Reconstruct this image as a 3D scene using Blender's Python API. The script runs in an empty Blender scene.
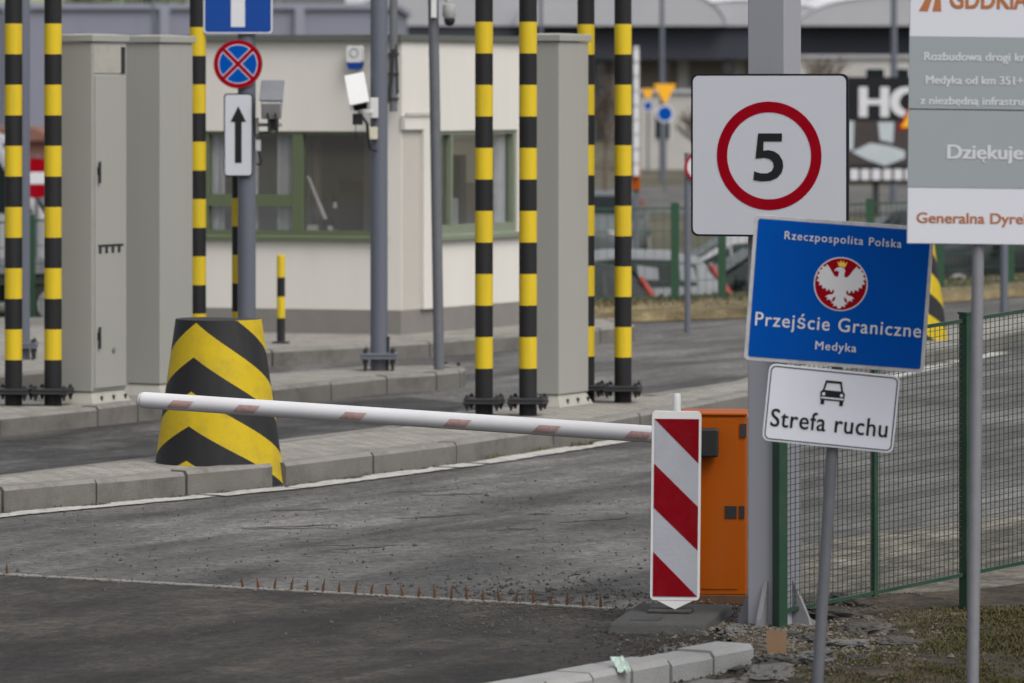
import bpy, bmesh, math, random
from mathutils import noise as mnoise
from mathutils import Vector, Matrix
from mathutils.geometry import tessellate_polygon

random.seed(7)
R = math.radians
S = bpy.context.scene
COL = S.collection

# ------------------------------------------------------------------ camera, sky, sun, exposure
F = 5200.0            # focal length in pixels of a 1024 wide picture
H = 2.74              # eye height in metres
YH = 80.0             # picture row of the horizon
cam_d = bpy.data.cameras.new("camera")
cam = bpy.data.objects.new("camera", cam_d)
COL.objects.link(cam)
cam.location = (0, 0, H)
cam.rotation_euler = (R(90), 0, 0)
cam_d.sensor_width = 36
cam_d.sensor_fit = 'HORIZONTAL'
cam_d.lens = F / 1024 * 36
cam_d.shift_y = -(341.5 - YH) / 1024
cam_d.clip_start = 0.5
cam_d.clip_end = 6000
cam_d.dof.use_dof = True
cam_d.dof.focus_distance = 28.5
cam_d.dof.aperture_fstop = 4.5
S.camera = cam

W = bpy.data.worlds.new("World")
S.world = W
W.use_nodes = True
wn = W.node_tree
for n in list(wn.nodes):
    wn.nodes.remove(n)
w_out = wn.nodes.new('ShaderNodeOutputWorld')
w_bg = wn.nodes.new('ShaderNodeBackground')
w_sky = wn.nodes.new('ShaderNodeTexSky')
w_sky.sky_type = 'NISHITA'
w_sky.sun_disc = False
SUN_EL, SUN_AZ = 52, 143          # degrees; azimuth clockwise from +Y
w_sky.sun_elevation = R(SUN_EL)
w_sky.sun_rotation = R(SUN_AZ)
w_sky.air_density = 1.0
w_sky.dust_density = 4.0
w_hsv = wn.nodes.new('ShaderNodeHueSaturation')   # an overcast sky is grey
w_hsv.inputs['Saturation'].default_value = 0.22
w_bg.inputs['Strength'].default_value = 0.10
wn.links.new(w_sky.outputs[0], w_hsv.inputs['Color'])
wn.links.new(w_hsv.outputs[0], w_bg.inputs['Color'])
wn.links.new(w_bg.outputs[0], w_out.inputs['Surface'])

sun_d = bpy.data.lights.new("sun", 'SUN')
sun_d.energy = 0.8
sun_d.angle = R(35)
sun_d.color = (1.0, 0.97, 0.93)
sun = bpy.data.objects.new("sun", sun_d)
COL.objects.link(sun)
sv = Vector((math.sin(R(SUN_AZ)) * math.cos(R(SUN_EL)), math.cos(R(SUN_AZ)) * math.cos(R(SUN_EL)), math.sin(R(SUN_EL))))
sun.rotation_euler = sv.to_track_quat('Z', 'Y').to_euler()

S.view_settings.view_transform = 'Standard'
S.view_settings.look = 'None'
S.view_settings.gamma = 1
S.view_settings.exposure = 1.09
S.cycles.use_denoising = True
S.cycles.max_bounces = 6

# ------------------------------------------------------------------ helpers
def G(x, y, z=0.0):
    """world point at height z seen at picture position x, y (measuring aid)"""
    Z = F * (H - z) / (y - YH)
    return Vector(((x - 512) * Z / F, Z, z))

U = Vector((0.46, 0.888, 0)).normalized()      # along the lanes
N = Vector((U.y, -U.x, 0))                     # across the lanes, to the right
ROAD_ANG = math.atan2(U.x, U.y)                # lanes are turned this much clockwise from +Y

class MB:
    def __init__(s):
        s.v, s.f, s.m = [], [], []
    def add(s, verts, faces, mi=0):
        o = len(s.v)
        s.v += [tuple(p) for p in verts]
        s.f += [tuple(i + o for i in f) for f in faces]
        s.m += [mi] * len(faces)
        return s
    def box(s, x0, x1, y0, y1, z0, z1, mi=0, M=None):
        vs = [Vector(p) for p in ((x0,y0,z0),(x1,y0,z0),(x1,y1,z0),(x0,y1,z0),(x0,y0,z1),(x1,y0,z1),(x1,y1,z1),(x0,y1,z1))]
        if M: vs = [M @ v for v in vs]
        return s.add(vs, [(3,2,1,0),(4,5,6,7),(0,1,5,4),(1,2,6,5),(2,3,7,6),(3,0,4,7)], mi)
    def frustum(s, bx, by, tx, ty, z0, z1, mi=0, M=None):
        vs = [Vector(p) for p in ((-bx,-by,z0),(bx,-by,z0),(bx,by,z0),(-bx,by,z0),(-tx,-ty,z1),(tx,-ty,z1),(tx,ty,z1),(-tx,ty,z1))]
        if M: vs = [M @ v for v in vs]
        return s.add(vs, [(3,2,1,0),(4,5,6,7),(0,1,5,4),(1,2,6,5),(2,3,7,6),(3,0,4,7)], mi)
    def tube(s, p0, p1, r0, r1=None, n=16, mi=0, caps=True):
        p0, p1 = Vector(p0), Vector(p1)
        r1 = r0 if r1 is None else r1
        d = (p1 - p0).normalized()
        a = d.orthogonal().normalized(); b = d.cross(a)
        vs, fs = [], []
        for k in range(n):
            t = 2 * math.pi * k / n
            c = a * math.cos(t) + b * math.sin(t)
            vs.append(p0 + c * r0); vs.append(p1 + c * r1)
        for k in range(n):
            j = (k + 1) % n
            fs.append((2*k, 2*j, 2*j+1, 2*k+1))
        if caps:
            fs.append(tuple(2*k for k in reversed(range(n))))
            fs.append(tuple(2*k+1 for k in range(n)))
        return s.add(vs, fs, mi)
    def path(s, pts, r, n=8, mi=0):
        for a, b in zip(pts[:-1], pts[1:]):
            s.tube(a, b, r, r, n, mi)
        return s
    def lathe(s, prof, n=24, mi=None, c=(0,0)):
        """prof: list of (radius, z, material of the band that starts here)"""
        o = len(s.v)
        for p in prof:
            for k in range(n):
                t = 2 * math.pi * k / n
                s.v.append((c[0] + p[0]*math.cos(t), c[1] + p[0]*math.sin(t), p[1]))
        for i in range(len(prof) - 1):
            for k in range(n):
                j = (k + 1) % n
                s.f.append((o+i*n+k, o+i*n+j, o+(i+1)*n+j, o+(i+1)*n+k))
                s.m.append(prof[i][2] if len(prof[i]) > 2 else 0)
        s.f.append(tuple(o + (len(prof)-1)*n + k for k in range(n))); s.m.append(prof[-2][2] if len(prof[-2]) > 2 else 0)
        s.f.append(tuple(o + k for k in reversed(range(n)))); s.m.append(prof[0][2] if len(prof[0]) > 2 else 0)
        return s
    def plate(s, pts, y0, y1, mi=0):
        """outline in the XZ plane, counter-clockwise seen from -Y, thick from y0 (front) to y1"""
        n = len(pts)
        vs = [(p[0], y0, p[1]) for p in pts] + [(p[0], y1, p[1]) for p in pts]
        fs = []
        for t in tessellate_polygon([[Vector((p[0], p[1], 0)) for p in pts]]):
            a, b, c = t
            A, B, C = pts[a], pts[b], pts[c]
            if (B[0]-A[0])*(C[1]-A[1]) - (B[1]-A[1])*(C[0]-A[0]) < 0: a, b, c = c, b, a
            fs.append((a, b, c)); fs.append((c+n, b+n, a+n))
        for i in range(n):
            j = (i+1) % n
            fs.append((j, i, i+n, j+n))
        return s.add(vs, fs, mi)
    def ring(s, cx, cz, r0, r1, y0, y1, n=48, mi=0):
        for k in range(n):
            a, b = 2*math.pi*k/n, 2*math.pi*(k+1)/n
            q = [(cx+r*math.cos(t), cz+r*math.sin(t)) for r, t in ((r1,a),(r1,b),(r0,b),(r0,a))]
            vs = [(p[0], y0, p[1]) for p in q] + [(p[0], y1, p[1]) for p in q]
            s.add(vs, [(0,1,2,3),(7,6,5,4),(0,4,5,1),(2,6,7,3)], mi)
        return s
    def prism(s, pts, z0, z1, mi=0):
        n = len(pts)
        vs = [(p[0], p[1], z0) for p in pts] + [(p[0], p[1], z1) for p in pts]
        fs = []
        for t in tessellate_polygon([[Vector((p[0], p[1], 0)) for p in pts]]):
            a, b, c = t
            A, B, C = pts[a], pts[b], pts[c]
            if (B[0]-A[0])*(C[1]-A[1]) - (B[1]-A[1])*(C[0]-A[0]) < 0: a, b, c = c, b, a
            fs.append((a+n, b+n, c+n)); fs.append((c, b, a))
        area = sum(pts[i][0]*pts[(i+1)%n][1]-pts[(i+1)%n][0]*pts[i][1] for i in range(n))
        for i in range(n):
            j = (i+1) % n
            fs.append((i, j, j+n, i+n) if area > 0 else (j, i, i+n, j+n))
        return s.add(vs, fs, mi)
    def build(s, name, mats, parent=None, smooth=None, bevel=0, loc=None):
        me = bpy.data.meshes.new(name)
        me.from_pydata(s.v, [], s.f)
        if not isinstance(mats, (list, tuple)): mats = [mats]
        for m in mats: me.materials.append(m)
        me.polygons.foreach_set('material_index', s.m)
        me.update()
        if smooth is not None:
            me.polygons.foreach_set('use_smooth', [True]*len(me.polygons))
            me.set_sharp_from_angle(angle=R(smooth))
        o = bpy.data.objects.new(name, me)
        COL.objects.link(o)
        if parent: o.parent = parent
        if loc: o.location = loc
        if bevel:
            b = o.modifiers.new('bevel', 'BEVEL')
            b.width = bevel; b.segments = 2; b.limit_method = 'ANGLE'; b.angle_limit = R(50)
        return o

def tag(o, label=None, cat=None, group=None, kind=None):
    if label: o['label'] = label
    if cat: o['category'] = cat
    if group: o['group'] = group
    if kind: o['kind'] = kind
    return o

def thing(name, label, cat, loc=(0,0,0), rot=(0,0,0), group=None):
    o = bpy.data.objects.new(name, None)
    o.empty_display_size = 0.1
    COL.objects.link(o)
    o.location = loc; o.rotation_euler = rot
    return tag(o, label, cat, group)

def copy_tree(o, parent=None):
    c = o.copy(); COL.objects.link(c)
    if parent: c.parent = parent
    for ch in list(o.children): copy_tree(ch, c)
    return c

def relabel(o, label): o['label'] = label

def rrect(w, h, r, n=5, cx=0, cz=0):
    pts = []
    for sx, sz, a0 in ((1,1,0),(-1,1,90),(-1,-1,180),(1,-1,270)):
        for k in range(n+1):
            a = R(a0 + 90*k/n)
            pts.append((cx + sx*(w/2-r) + r*math.cos(a), cz + sz*(h/2-r) + r*math.sin(a)))
    return pts

def disc(cx, cz, r, n=48):
    return [(cx+r*math.cos(2*math.pi*k/n), cz+r*math.sin(2*math.pi*k/n)) for k in range(n)]

# ------------------------------------------------------------------ materials
def new_mat(name):
    m = bpy.data.materials.new(name); m.use_nodes = True
    nt = m.node_tree
    return m, nt, nt.nodes['Principled BSDF']

def mat(name, col, rough=0.6, metal=0.0, var=0.12, scale=6.0, bump=0.0, bscale=60.0, dirt=0.0, dirtcol=(0.10,0.085,0.07), spec=0.4, streak=False):
    """paint, metal, concrete ...: base colour with soft mottling and patches of dirt"""
    m, nt, b = new_mat(name)
    N_ = nt.nodes.new; L = nt.links.new
    b.inputs['Roughness'].default_value = rough
    b.inputs['Metallic'].default_value = metal
    b.inputs['Specular IOR Level'].default_value = spec
    tc = N_('ShaderNodeTexCoord')
    mp = N_('ShaderNodeMapping'); L(tc.outputs['Object'], mp.inputs[0])
    if streak: mp.inputs['Scale'].default_value = (1, 1, 0.12)
    no = N_('ShaderNodeTexNoise'); no.inputs['Scale'].default_value = scale; no.inputs['Detail'].default_value = 8; no.inputs['Roughness'].default_value = 0.65
    L(mp.outputs[0], no.inputs['Vector'])
    mx = N_('ShaderNodeMix'); mx.data_type = 'RGBA'
    mx.inputs[6].default_value = (*[c*(1-var) for c in col], 1)
    mx.inputs[7].default_value = (*[min(1, c*(1+var)) for c in col], 1)
    L(no.outputs[0], mx.inputs[0])
    out = mx.outputs[2]
    if dirt > 0:
        n2 = N_('ShaderNodeTexNoise'); n2.inputs['Scale'].default_value = scale*0.6; n2.inputs['Detail'].default_value = 10; n2.inputs['Roughness'].default_value = 0.75
        L(mp.outputs[0], n2.inputs['Vector'])
        cr = N_('ShaderNodeValToRGB'); cr.color_ramp.elements[0].position = 0.48; cr.color_ramp.elements[1].position = 0.72
        cr.color_ramp.elements[1].color = (dirt, dirt, dirt, 1)
        L(n2.outputs[0], cr.inputs[0])
        m2 = N_('ShaderNodeMix'); m2.data_type = 'RGBA'
        L(cr.outputs[0], m2.inputs[0]); L(out, m2.inputs[6]); m2.inputs[7].default_value = (*dirtcol, 1)
        out = m2.outputs[2]
    L(out, b.inputs['Base Color'])
    if bump > 0:
        n3 = N_('ShaderNodeTexNoise'); n3.inputs['Scale'].default_value = bscale; n3.inputs['Detail'].default_value = 6
        L(tc.outputs['Object'], n3.inputs['Vector'])
        bp = N_('ShaderNodeBump'); bp.inputs['Strength'].default_value = bump; bp.inputs['Distance'].default_value = 0.01
        L(n3.outputs[0], bp.inputs['Height']); L(bp.outputs[0], b.inputs['Normal'])
    return m

def ground_mat(name, dark, mid, light, big=0.25, stretch=4.0, fine=70.0, bump=0.5, rough=0.9, speck=0.35, streak=0.38):
    """worn asphalt or soil: long stains that run along the lanes, patches, stone speckle"""
    m, nt, b = new_mat(name)
    N_ = nt.nodes.new; L = nt.links.new
    b.inputs['Roughness'].default_value = rough
    b.inputs['Specular IOR Level'].default_value = 0.3
    tc = N_('ShaderNodeTexCoord')
    r1 = N_('ShaderNodeMapping'); r1.inputs['Rotation'].default_value = (0, 0, ROAD_ANG); L(tc.outputs['Object'], r1.inputs[0])
    mp = N_('ShaderNodeMapping'); mp.inputs['Scale'].default_value = (1, 1/stretch, 1); L(r1.outputs[0], mp.inputs[0])
    a = N_('ShaderNodeTexNoise'); a.inputs['Scale'].default_value = big*4; a.inputs['Detail'].default_value = 9; a.inputs['Roughness'].default_value = 0.62; a.inputs['Distortion'].default_value = 0.6
    L(mp.outputs[0], a.inputs['Vector'])
    c = N_('ShaderNodeValToRGB'); e = c.color_ramp.elements
    e[0].position = 0.34; e[0].color = (*dark, 1); e[1].position = 0.68; e[1].color = (*light, 1)
    x = c.color_ramp.elements.new(0.5); x.color = (*mid, 1)
    L(a.outputs[0], c.inputs[0])
    f = N_('ShaderNodeTexNoise'); f.inputs['Scale'].default_value = fine; f.inputs['Detail'].default_value = 4; f.inputs['Roughness'].default_value = 0.8
    mg = N_('ShaderNodeMapping'); mg.inputs['Scale'].default_value = (1, 0.3, 1); L(r1.outputs[0], mg.inputs[0])
    L(mg.outputs[0], f.inputs['Vector'])
    f2 = N_('ShaderNodeTexNoise'); f2.inputs['Scale'].default_value = fine*0.22; f2.inputs['Detail'].default_value = 8; f2.inputs['Roughness'].default_value = 0.75
    L(tc.outputs['Object'], f2.inputs['Vector'])
    ad = N_('ShaderNodeMath'); ad.operation = 'ADD'; L(f.outputs[0], ad.inputs[0]); L(f2.outputs[0], ad.inputs[1])
    mr = N_('ShaderNodeMapRange'); mr.inputs['From Min'].default_value = 0.78; mr.inputs['From Max'].default_value = 1.22
    mr.inputs['To Min'].default_value = 1-speck; mr.inputs['To Max'].default_value = 1+speck
    L(ad.outputs[0], mr.inputs[0])
    mu = N_('ShaderNodeMix'); mu.data_type = 'RGBA'; mu.blend_type = 'MULTIPLY'; mu.inputs[0].default_value = 1
    L(c.outputs[0], mu.inputs[6]); L(mr.outputs[0], mu.inputs[7])
    # long worn wheel tracks and oil streaks along the lanes
    m3 = N_('ShaderNodeMapping'); m3.inputs['Scale'].default_value = (1.6, 0.14, 1); L(r1.outputs[0], m3.inputs[0])
    t3 = N_('ShaderNodeTexNoise'); t3.inputs['Scale'].default_value = 1.0; t3.inputs['Detail'].default_value = 7; t3.inputs['Roughness'].default_value = 0.7; t3.inputs['Distortion'].default_value = 0.9
    L(m3.outputs[0], t3.inputs['Vector'])
    r3 = N_('ShaderNodeMapRange'); r3.inputs['From Min'].default_value = 0.36; r3.inputs['From Max'].default_value = 0.64
    r3.inputs['To Min'].default_value = 1-streak; r3.inputs['To Max'].default_value = 1+streak
    L(t3.outputs[0], r3.inputs[0])
    m4 = N_('ShaderNodeMix'); m4.data_type = 'RGBA'; m4.blend_type = 'MULTIPLY'; m4.inputs[0].default_value = 1
    L(mu.outputs[2], m4.inputs[6]); L(r3.outputs[0], m4.inputs[7])
    # sparse pale chips
    v5 = N_('ShaderNodeTexNoise'); v5.inputs['Scale'].default_value = 45; v5.inputs['Detail'].default_value = 2; L(tc.outputs['Object'], v5.inputs['Vector'])
    c5 = N_('ShaderNodeValToRGB'); c5.color_ramp.elements[0].position = 0.66; c5.color_ramp.elements[1].position = 0.74; c5.color_ramp.elements[1].color = (.7,.7,.7,1)
    L(v5.outputs[0], c5.inputs[0])
    m6 = N_('ShaderNodeMix'); m6.data_type = 'RGBA'; m6.inputs[7].default_value = (*[min(1, c_*2.2) for c_ in light], 1)
    L(c5.outputs[0], m6.inputs[0]); L(m4.outputs[2], m6.inputs[6])
    L(m6.outputs[2], b.inputs['Base Color'])
    bp = N_('ShaderNodeBump'); bp.inputs['Strength'].default_value = bump; bp.inputs['Distance'].default_value = 0.02
    L(ad.outputs[0], bp.inputs['Height']); L(bp.outputs[0], b.inputs['Normal'])
    return m

def glass_mat(name, tint=0.75, gloss=1.0):
    m = bpy.data.materials.new(name); m.use_nodes = True
    nt = m.node_tree
    for n in list(nt.nodes): nt.nodes.remove(n)
    o = nt.nodes.new('ShaderNodeOutputMaterial'); t = nt.nodes.new('ShaderNodeBsdfTransparent'); g = nt.nodes.new('ShaderNodeBsdfGlossy')
    t.inputs[0].default_value = (tint, tint, tint, 1); g.inputs['Roughness'].default_value = 0.03
    g.inputs[0].default_value = (gloss, gloss, gloss, 1)
    fr = nt.nodes.new('ShaderNodeFresnel'); ge = nt.nodes.new('ShaderNodeNewGeometry'); mr = nt.nodes.new('ShaderNodeMapRange')
    mr.inputs['To Min'].default_value = 2.5; mr.inputs['To Max'].default_value = 1/2.5     # the same reflection from both sides of a pane
    nt.links.new(ge.outputs['Backfacing'], mr.inputs[0]); nt.links.new(mr.outputs[0], fr.inputs[0])
    x = nt.nodes.new('ShaderNodeMixShader')
    nt.links.new(fr.outputs[0], x.inputs[0]); nt.links.new(t.outputs[0], x.inputs[1]); nt.links.new(g.outputs[0], x.inputs[2])
    nt.links.new(x.outputs[0], o.inputs[0])
    return m

M = {}
M['asphalt'] = ground_mat('asphalt', (0.041,0.0395,0.038), (0.076,0.073,0.070), (0.121,0.116,0.110), stretch=2.0, fine=48, speck=0.62)
M['asphalt_old'] = ground_mat('old_brown_asphalt', (0.0155,0.0138,0.0125), (0.030,0.027,0.0245), (0.058,0.050,0.043), big=0.4, stretch=1.5, fine=44, bump=0.9, speck=0.68, streak=0.45)
M['asphalt_dark'] = ground_mat('dark_lane_asphalt', (0.016,0.0155,0.015), (0.034,0.033,0.032), (0.082,0.079,0.075), big=0.5, stretch=2.5, fine=24, speck=.5)
M['asphalt_patch'] = ground_mat('patched_asphalt', (0.036,0.035,0.034), (0.053,0.051,0.049), (0.075,0.072,0.069), big=0.6, fine=26, speck=.45)
M['earth'] = ground_mat('earth', (0.035,0.030,0.020), (0.062,0.055,0.034), (0.095,0.085,0.055), big=0.1, stretch=1.3, fine=20)
M['soil'] = ground_mat('soil', (0.018,0.0145,0.010), (0.042,0.032,0.020), (0.080,0.064,0.043), big=0.9, stretch=1.2, fine=45, bump=1.0, speck=0.6)
M['gravel'] = ground_mat('gravel', (0.055,0.049,0.040), (0.105,0.094,0.076), (0.175,0.158,0.130), big=0.8, stretch=1.5, fine=45, bump=1.0, speck=0.6)
M['dry_grass_ground'] = ground_mat('dry_grass_ground', (0.07,0.055,0.027), (0.125,0.098,0.05), (0.18,0.145,0.08), big=0.4, stretch=1.2, fine=30)
M['paving'] = None
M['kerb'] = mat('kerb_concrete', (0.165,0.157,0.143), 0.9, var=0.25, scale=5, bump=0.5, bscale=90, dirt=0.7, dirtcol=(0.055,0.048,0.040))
M['kerb_face'] = mat('dark_kerb_concrete', (0.118,0.111,0.100), 0.95, var=0.3, scale=4, bump=0.5, bscale=90, dirt=0.7, dirtcol=(0.040,0.035,0.030))  # exposed faces darker than the kerb tops, with patches of dirt
M['kerb_clean'] = mat('pale_kerb_concrete', (0.225,0.225,0.222), 0.9, var=0.15, scale=7, bump=0.5, bscale=90, dirt=0.3)
M['dark'] = mat('dark_joint', (0.02,0.02,0.02), 0.9)
M['line'] = mat('worn_road_paint', (0.36,0.35,0.325), 0.85, var=0.3, scale=11, dirt=0.95, dirtcol=(0.11,0.10,0.09), bump=0.3)
M['yellow'] = mat('yellow_paint', (0.50,0.36,0.018), 0.55, spec=0.15, var=0.12, scale=9, dirt=0.4, dirtcol=(0.20,0.15,0.04), streak=True)
M['yellow_block'] = mat('weathered_yellow_paint', (0.41,0.295,0.010), 0.6, spec=0.15, var=0.15, scale=7, dirt=0.5, dirtcol=(0.15,0.115,0.04))
M['black'] = mat('black_paint', (0.013,0.013,0.0145), 0.6, spec=0.2, var=0.25, scale=5, dirt=0.25, dirtcol=(0.06,0.055,0.05), streak=True)
M['iron'] = mat('black_iron', (0.018,0.018,0.019), 0.6, var=0.3)
M['rust'] = mat('rusty_steel', (0.095,0.042,0.019), 0.85, var=0.4, scale=25, dirt=0.5, dirtcol=(0.04,0.03,0.025))
M['steel'] = mat('dull_steel', (0.18,0.175,0.17), 0.55, 0.3, var=0.35, scale=7, dirt=0.8, dirtcol=(.035,.032,.03))
M['galv'] = mat('galvanised_steel', (0.165,0.168,0.185), 0.5, 0.2, var=0.18, scale=14, bump=0.1, dirt=0.2)
M['galv_dark'] = mat('weathered_galvanised_steel', (0.100,0.106,0.120), 0.55, 0.1, var=0.25, scale=14, dirt=0.35)
M['slate'] = mat('slate_blue_paint', (0.088,0.097,0.122), 0.5, var=0.12, scale=5, dirt=0.2, streak=True)
M['column'] = mat('pale_grey_column_paint', (0.225,0.228,0.255), 0.55, var=0.07, scale=4, dirt=0.22, dirtcol=(0.24,0.23,0.22), streak=True)
M['cabinet'] = mat('warm_grey_enamel', (0.255,0.252,0.23), 0.55, spec=0.25, var=0.05, scale=3, dirt=0.18, dirtcol=(0.20,0.19,0.16), streak=True)
M['cabinet_base'] = mat('dusty_grey_enamel', (0.29,0.28,0.25), 0.7, var=0.12, scale=8, dirt=0.4, dirtcol=(0.14,0.12,0.10))
M['white_sign'] = mat('white_sign_sheeting', (0.43,0.44,0.48), 0.5, var=0.03, scale=5, dirt=0.10, dirtcol=(0.40,0.39,0.38))
M['white_zone'] = mat('clean_white_sign_sheeting', (0.56,0.57,0.625), 0.5, var=0.03, scale=6, dirt=0.12, dirtcol=(0.40,0.39,0.38))
M['white_board'] = mat('scuffed_white_board_sheeting', (0.285,0.292,0.325), 0.5, var=0.06, scale=9, dirt=0.3, dirtcol=(0.17,0.165,0.16), bump=0.1)
M['white_banner'] = mat('white_banner_print', (0.46,0.465,0.51), 0.6, var=0.02, scale=3, dirt=0.08, dirtcol=(0.45,0.44,0.44))
M['grey_banner'] = mat('grey_green_banner_print', (0.215,0.24,0.25), 0.6, var=0.03, scale=3)
M['banner_text'] = mat('pale_banner_print', (0.43,0.44,0.47), 0.6, var=0.02)
M['orange_text'] = mat('burnt_orange_print', (0.30,0.10,0.028), 0.6, var=0.08)
M['sign_black'] = mat('black_sign_print', (0.011,0.012,0.014), 0.55, var=0.1, spec=0.15)
M['sign_red'] = mat('red_sign_sheeting', (0.225,0.0006,0.007), 0.55, spec=0.04, var=0.08, scale=6, dirt=0.12, dirtcol=(0.25,0.03,0.03))
M['board_red'] = mat('scuffed_red_board_sheeting', (0.150,0.0008,0.005), 0.55, var=0.15, scale=8, dirt=0.15, dirtcol=(0.16,0.05,0.05), spec=0.06)
M['sign_blue'] = mat('blue_sign_sheeting', (0.0005,0.056,0.285), 0.6, var=0.08, scale=4, dirt=0.1, dirtcol=(0.010,0.06,0.2), spec=0.03)
M['sign_blue_dark'] = mat('deep_blue_sign_sheeting', (0.003,0.042,0.22), 0.5, var=0.08, scale=4, spec=0.2)
M['sign_white'] = mat('white_sign_print', (0.50,0.50,0.52), 0.5, var=0.03)
M['gold'] = mat('gold_sign_print', (0.70,0.42,0.03), 0.5, var=0.05)
M['frame_grey'] = mat('scuffed_aluminium_edge', (0.42,0.42,0.43), 0.5, 0.3, var=0.25, scale=18, dirt=0.55)
M['plastic_white'] = mat('white_plastic', (0.52,0.52,0.52), 0.45, var=0.05, scale=8, dirt=0.2, dirtcol=(0.4,0.38,0.36))
M['arm_white'] = mat('white_barrier_paint', (0.52,0.515,0.53), 0.45, var=0.04, scale=6, dirt=0.3, dirtcol=(0.45,0.42,0.40))
M['faded_red'] = mat('faded_red_reflector', (0.37,0.24,0.225), 0.6, var=0.45, scale=40, dirt=0.4, dirtcol=(0.4,0.33,0.31))
M['orange'] = mat('orange_enamel', (0.29,0.058,0.001), 0.5, spec=0.08, var=0.14, scale=4, dirt=0.45, dirtcol=(0.24,0.08,0.02), streak=True)
M['rubber'] = mat('dusty_recycled_rubber', (0.047,0.047,0.046), 0.9, var=0.25, scale=12, bump=0.5, dirt=0.35, dirtcol=(0.08,0.075,0.065), spec=0.2)
M['black_plastic'] = mat('black_plastic', (0.014,0.014,0.015), 0.45, var=0.2)
M['green_paint'] = mat('dark_green_powder_coat', (0.006,0.034,0.017), 0.5, var=0.2, scale=6, dirt=0.25)
M['green_wire'] = mat('green_coated_wire', (0.020,0.034,0.026), 0.6, var=0.3)
M['green_far'] = mat('green_fence_paint', (0.012,0.050,0.024), 0.6, var=0.2)
M['render'] = mat('cream_render', (0.50,0.482,0.445), 0.9, var=0.07, scale=3, bump=0.15, dirt=0.18, dirtcol=(0.38,0.35,0.31), streak=True)
M['render_shade'] = mat('shaded_render', (0.36,0.34,0.305), 0.9, var=0.08, scale=3, dirt=0.15, dirtcol=(0.34,0.31,0.27))  # cream render with recess shade put into the colour
M['plinth'] = mat('grey_brown_plinth_plaster', (0.155,0.145,0.135), 0.9, var=0.15, scale=4, bump=0.3, dirt=0.3)
M['flashing'] = mat('dark_green_grey_flashing', (0.075,0.082,0.072), 0.6, var=0.1)
M['win_green'] = mat('sage_green_window_frame', (0.080,0.100,0.056), 0.6, spec=0.2, var=0.08, scale=5, dirt=0.15)
M['win_pale'] = mat('pale_green_window_frame', (0.150,0.175,0.125), 0.6, spec=0.2, var=0.08, scale=5, dirt=0.15)
M['glass'] = glass_mat('window_glass', 0.93)
M['car_glass'] = mat('tinted_car_glass', (0.010,0.014,0.015), 0.3, var=0.1, spec=0.08)
M['curtain'] = mat('pale_blue_curtain', (0.66,0.68,0.72), 0.9, var=0.3, scale=5)
M['blind'] = mat('grey_blue_blind', (0.26,0.29,0.31), 0.9, var=0.35, scale=3)
M['drape'] = mat('brown_grey_drape', (0.12,0.105,0.09), 0.9, var=0.3, scale=4)
M['inside'] = mat('office_wall', (0.20,0.205,0.205), 0.9, var=0.2, scale=1)
M['inside_dark'] = mat('dark_office_furniture', (0.035,0.032,0.03), 0.8, var=0.3)
M['sticker'] = mat('black_sticker', (0.016,0.015,0.015), 0.5)
M['cardboard'] = mat('brown_cardboard', (0.15,0.092,0.050), 0.9, var=0.2, scale=14)
M['camera_grey'] = mat('grey_camera_housing', (0.26,0.26,0.255), 0.5, var=0.12, scale=10, dirt=0.3)
M['stone'] = mat('concrete_rubble', (0.105,0.102,0.096), 0.95, var=0.3, scale=12, bump=0.8, bscale=50, dirt=0.6, dirtcol=(0.10,0.085,0.07))
M['clod'] = mat('dark_asphalt_rubble', (0.045,0.042,0.038), 0.95, var=0.4, scale=14, bump=0.8, bscale=50, dirt=0.5, dirtcol=(0.15,0.13,0.11))
M['soil_bit'] = mat('soil_crumb', (0.10,0.088,0.072), 0.95, var=0.5, scale=20)
M['dark_soil'] = mat('dark_wet_soil', (0.022,0.019,0.016), 0.95, var=0.5, scale=20)
M['gusset'] = mat('dusty_grey_steel_plate', (0.15,0.15,0.16), 0.6, var=0.2, scale=8, dirt=0.4, dirtcol=(0.09,0.08,0.07))
M['wrapper'] = mat('pale_wrapper', (0.32,0.40,0.36), 0.4, var=0.3, scale=40)
M['tail'] = mat('red_lamp_lens', (0.25,0.03,0.02), 0.25)
M['head'] = mat('clear_lamp_lens', (0.6,0.6,0.6), 0.15)
M['tyre'] = mat('tyre_rubber', (0.02,0.02,0.02), 0.85)
M['rim'] = mat('alloy_rim', (0.35,0.35,0.36), 0.35, 0.6)
M['facade'] = mat('blue_grey_cladding', (0.165,0.172,0.215), 0.7, var=0.05, scale=0.5)
M['facade_pipe'] = mat('pale_blue_grey_cladding', (0.195,0.203,0.245), 0.7, var=0.05)
M['roof_light'] = mat('pale_membrane_roof', (0.50,0.50,0.52), 0.8, var=0.10, scale=0.4)
M['roof_grey'] = mat('grey_membrane_roof', (0.30,0.30,0.32), 0.8, var=0.10, scale=0.4)
M['fascia'] = mat('charcoal_fascia', (0.036,0.039,0.050), 0.7, spec=0.15, var=0.12, scale=0.5)
M['hall_wall'] = mat('taupe_hall_wall', (0.24,0.225,0.215), 0.8, var=0.25, scale=0.3)
M['hall_dark'] = mat('dark_hall_opening', (0.02,0.02,0.022), 0.8)
M['white_wall'] = mat('off_white_wall', (0.33,0.32,0.30), 0.85, var=0.2, scale=0.8, dirt=0.3, dirtcol=(0.3,0.28,0.25))
M['sign_yellow'] = mat('amber_sign_sheeting', (0.75,0.36,0.01), 0.5, var=0.05)
M['bark'] = mat('bark', (0.11,0.085,0.065), 0.9, var=0.3, scale=5)
M['brick'] = mat('brown_brick', (0.16,0.075,0.055), 0.9, var=0.3, scale=4)
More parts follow.
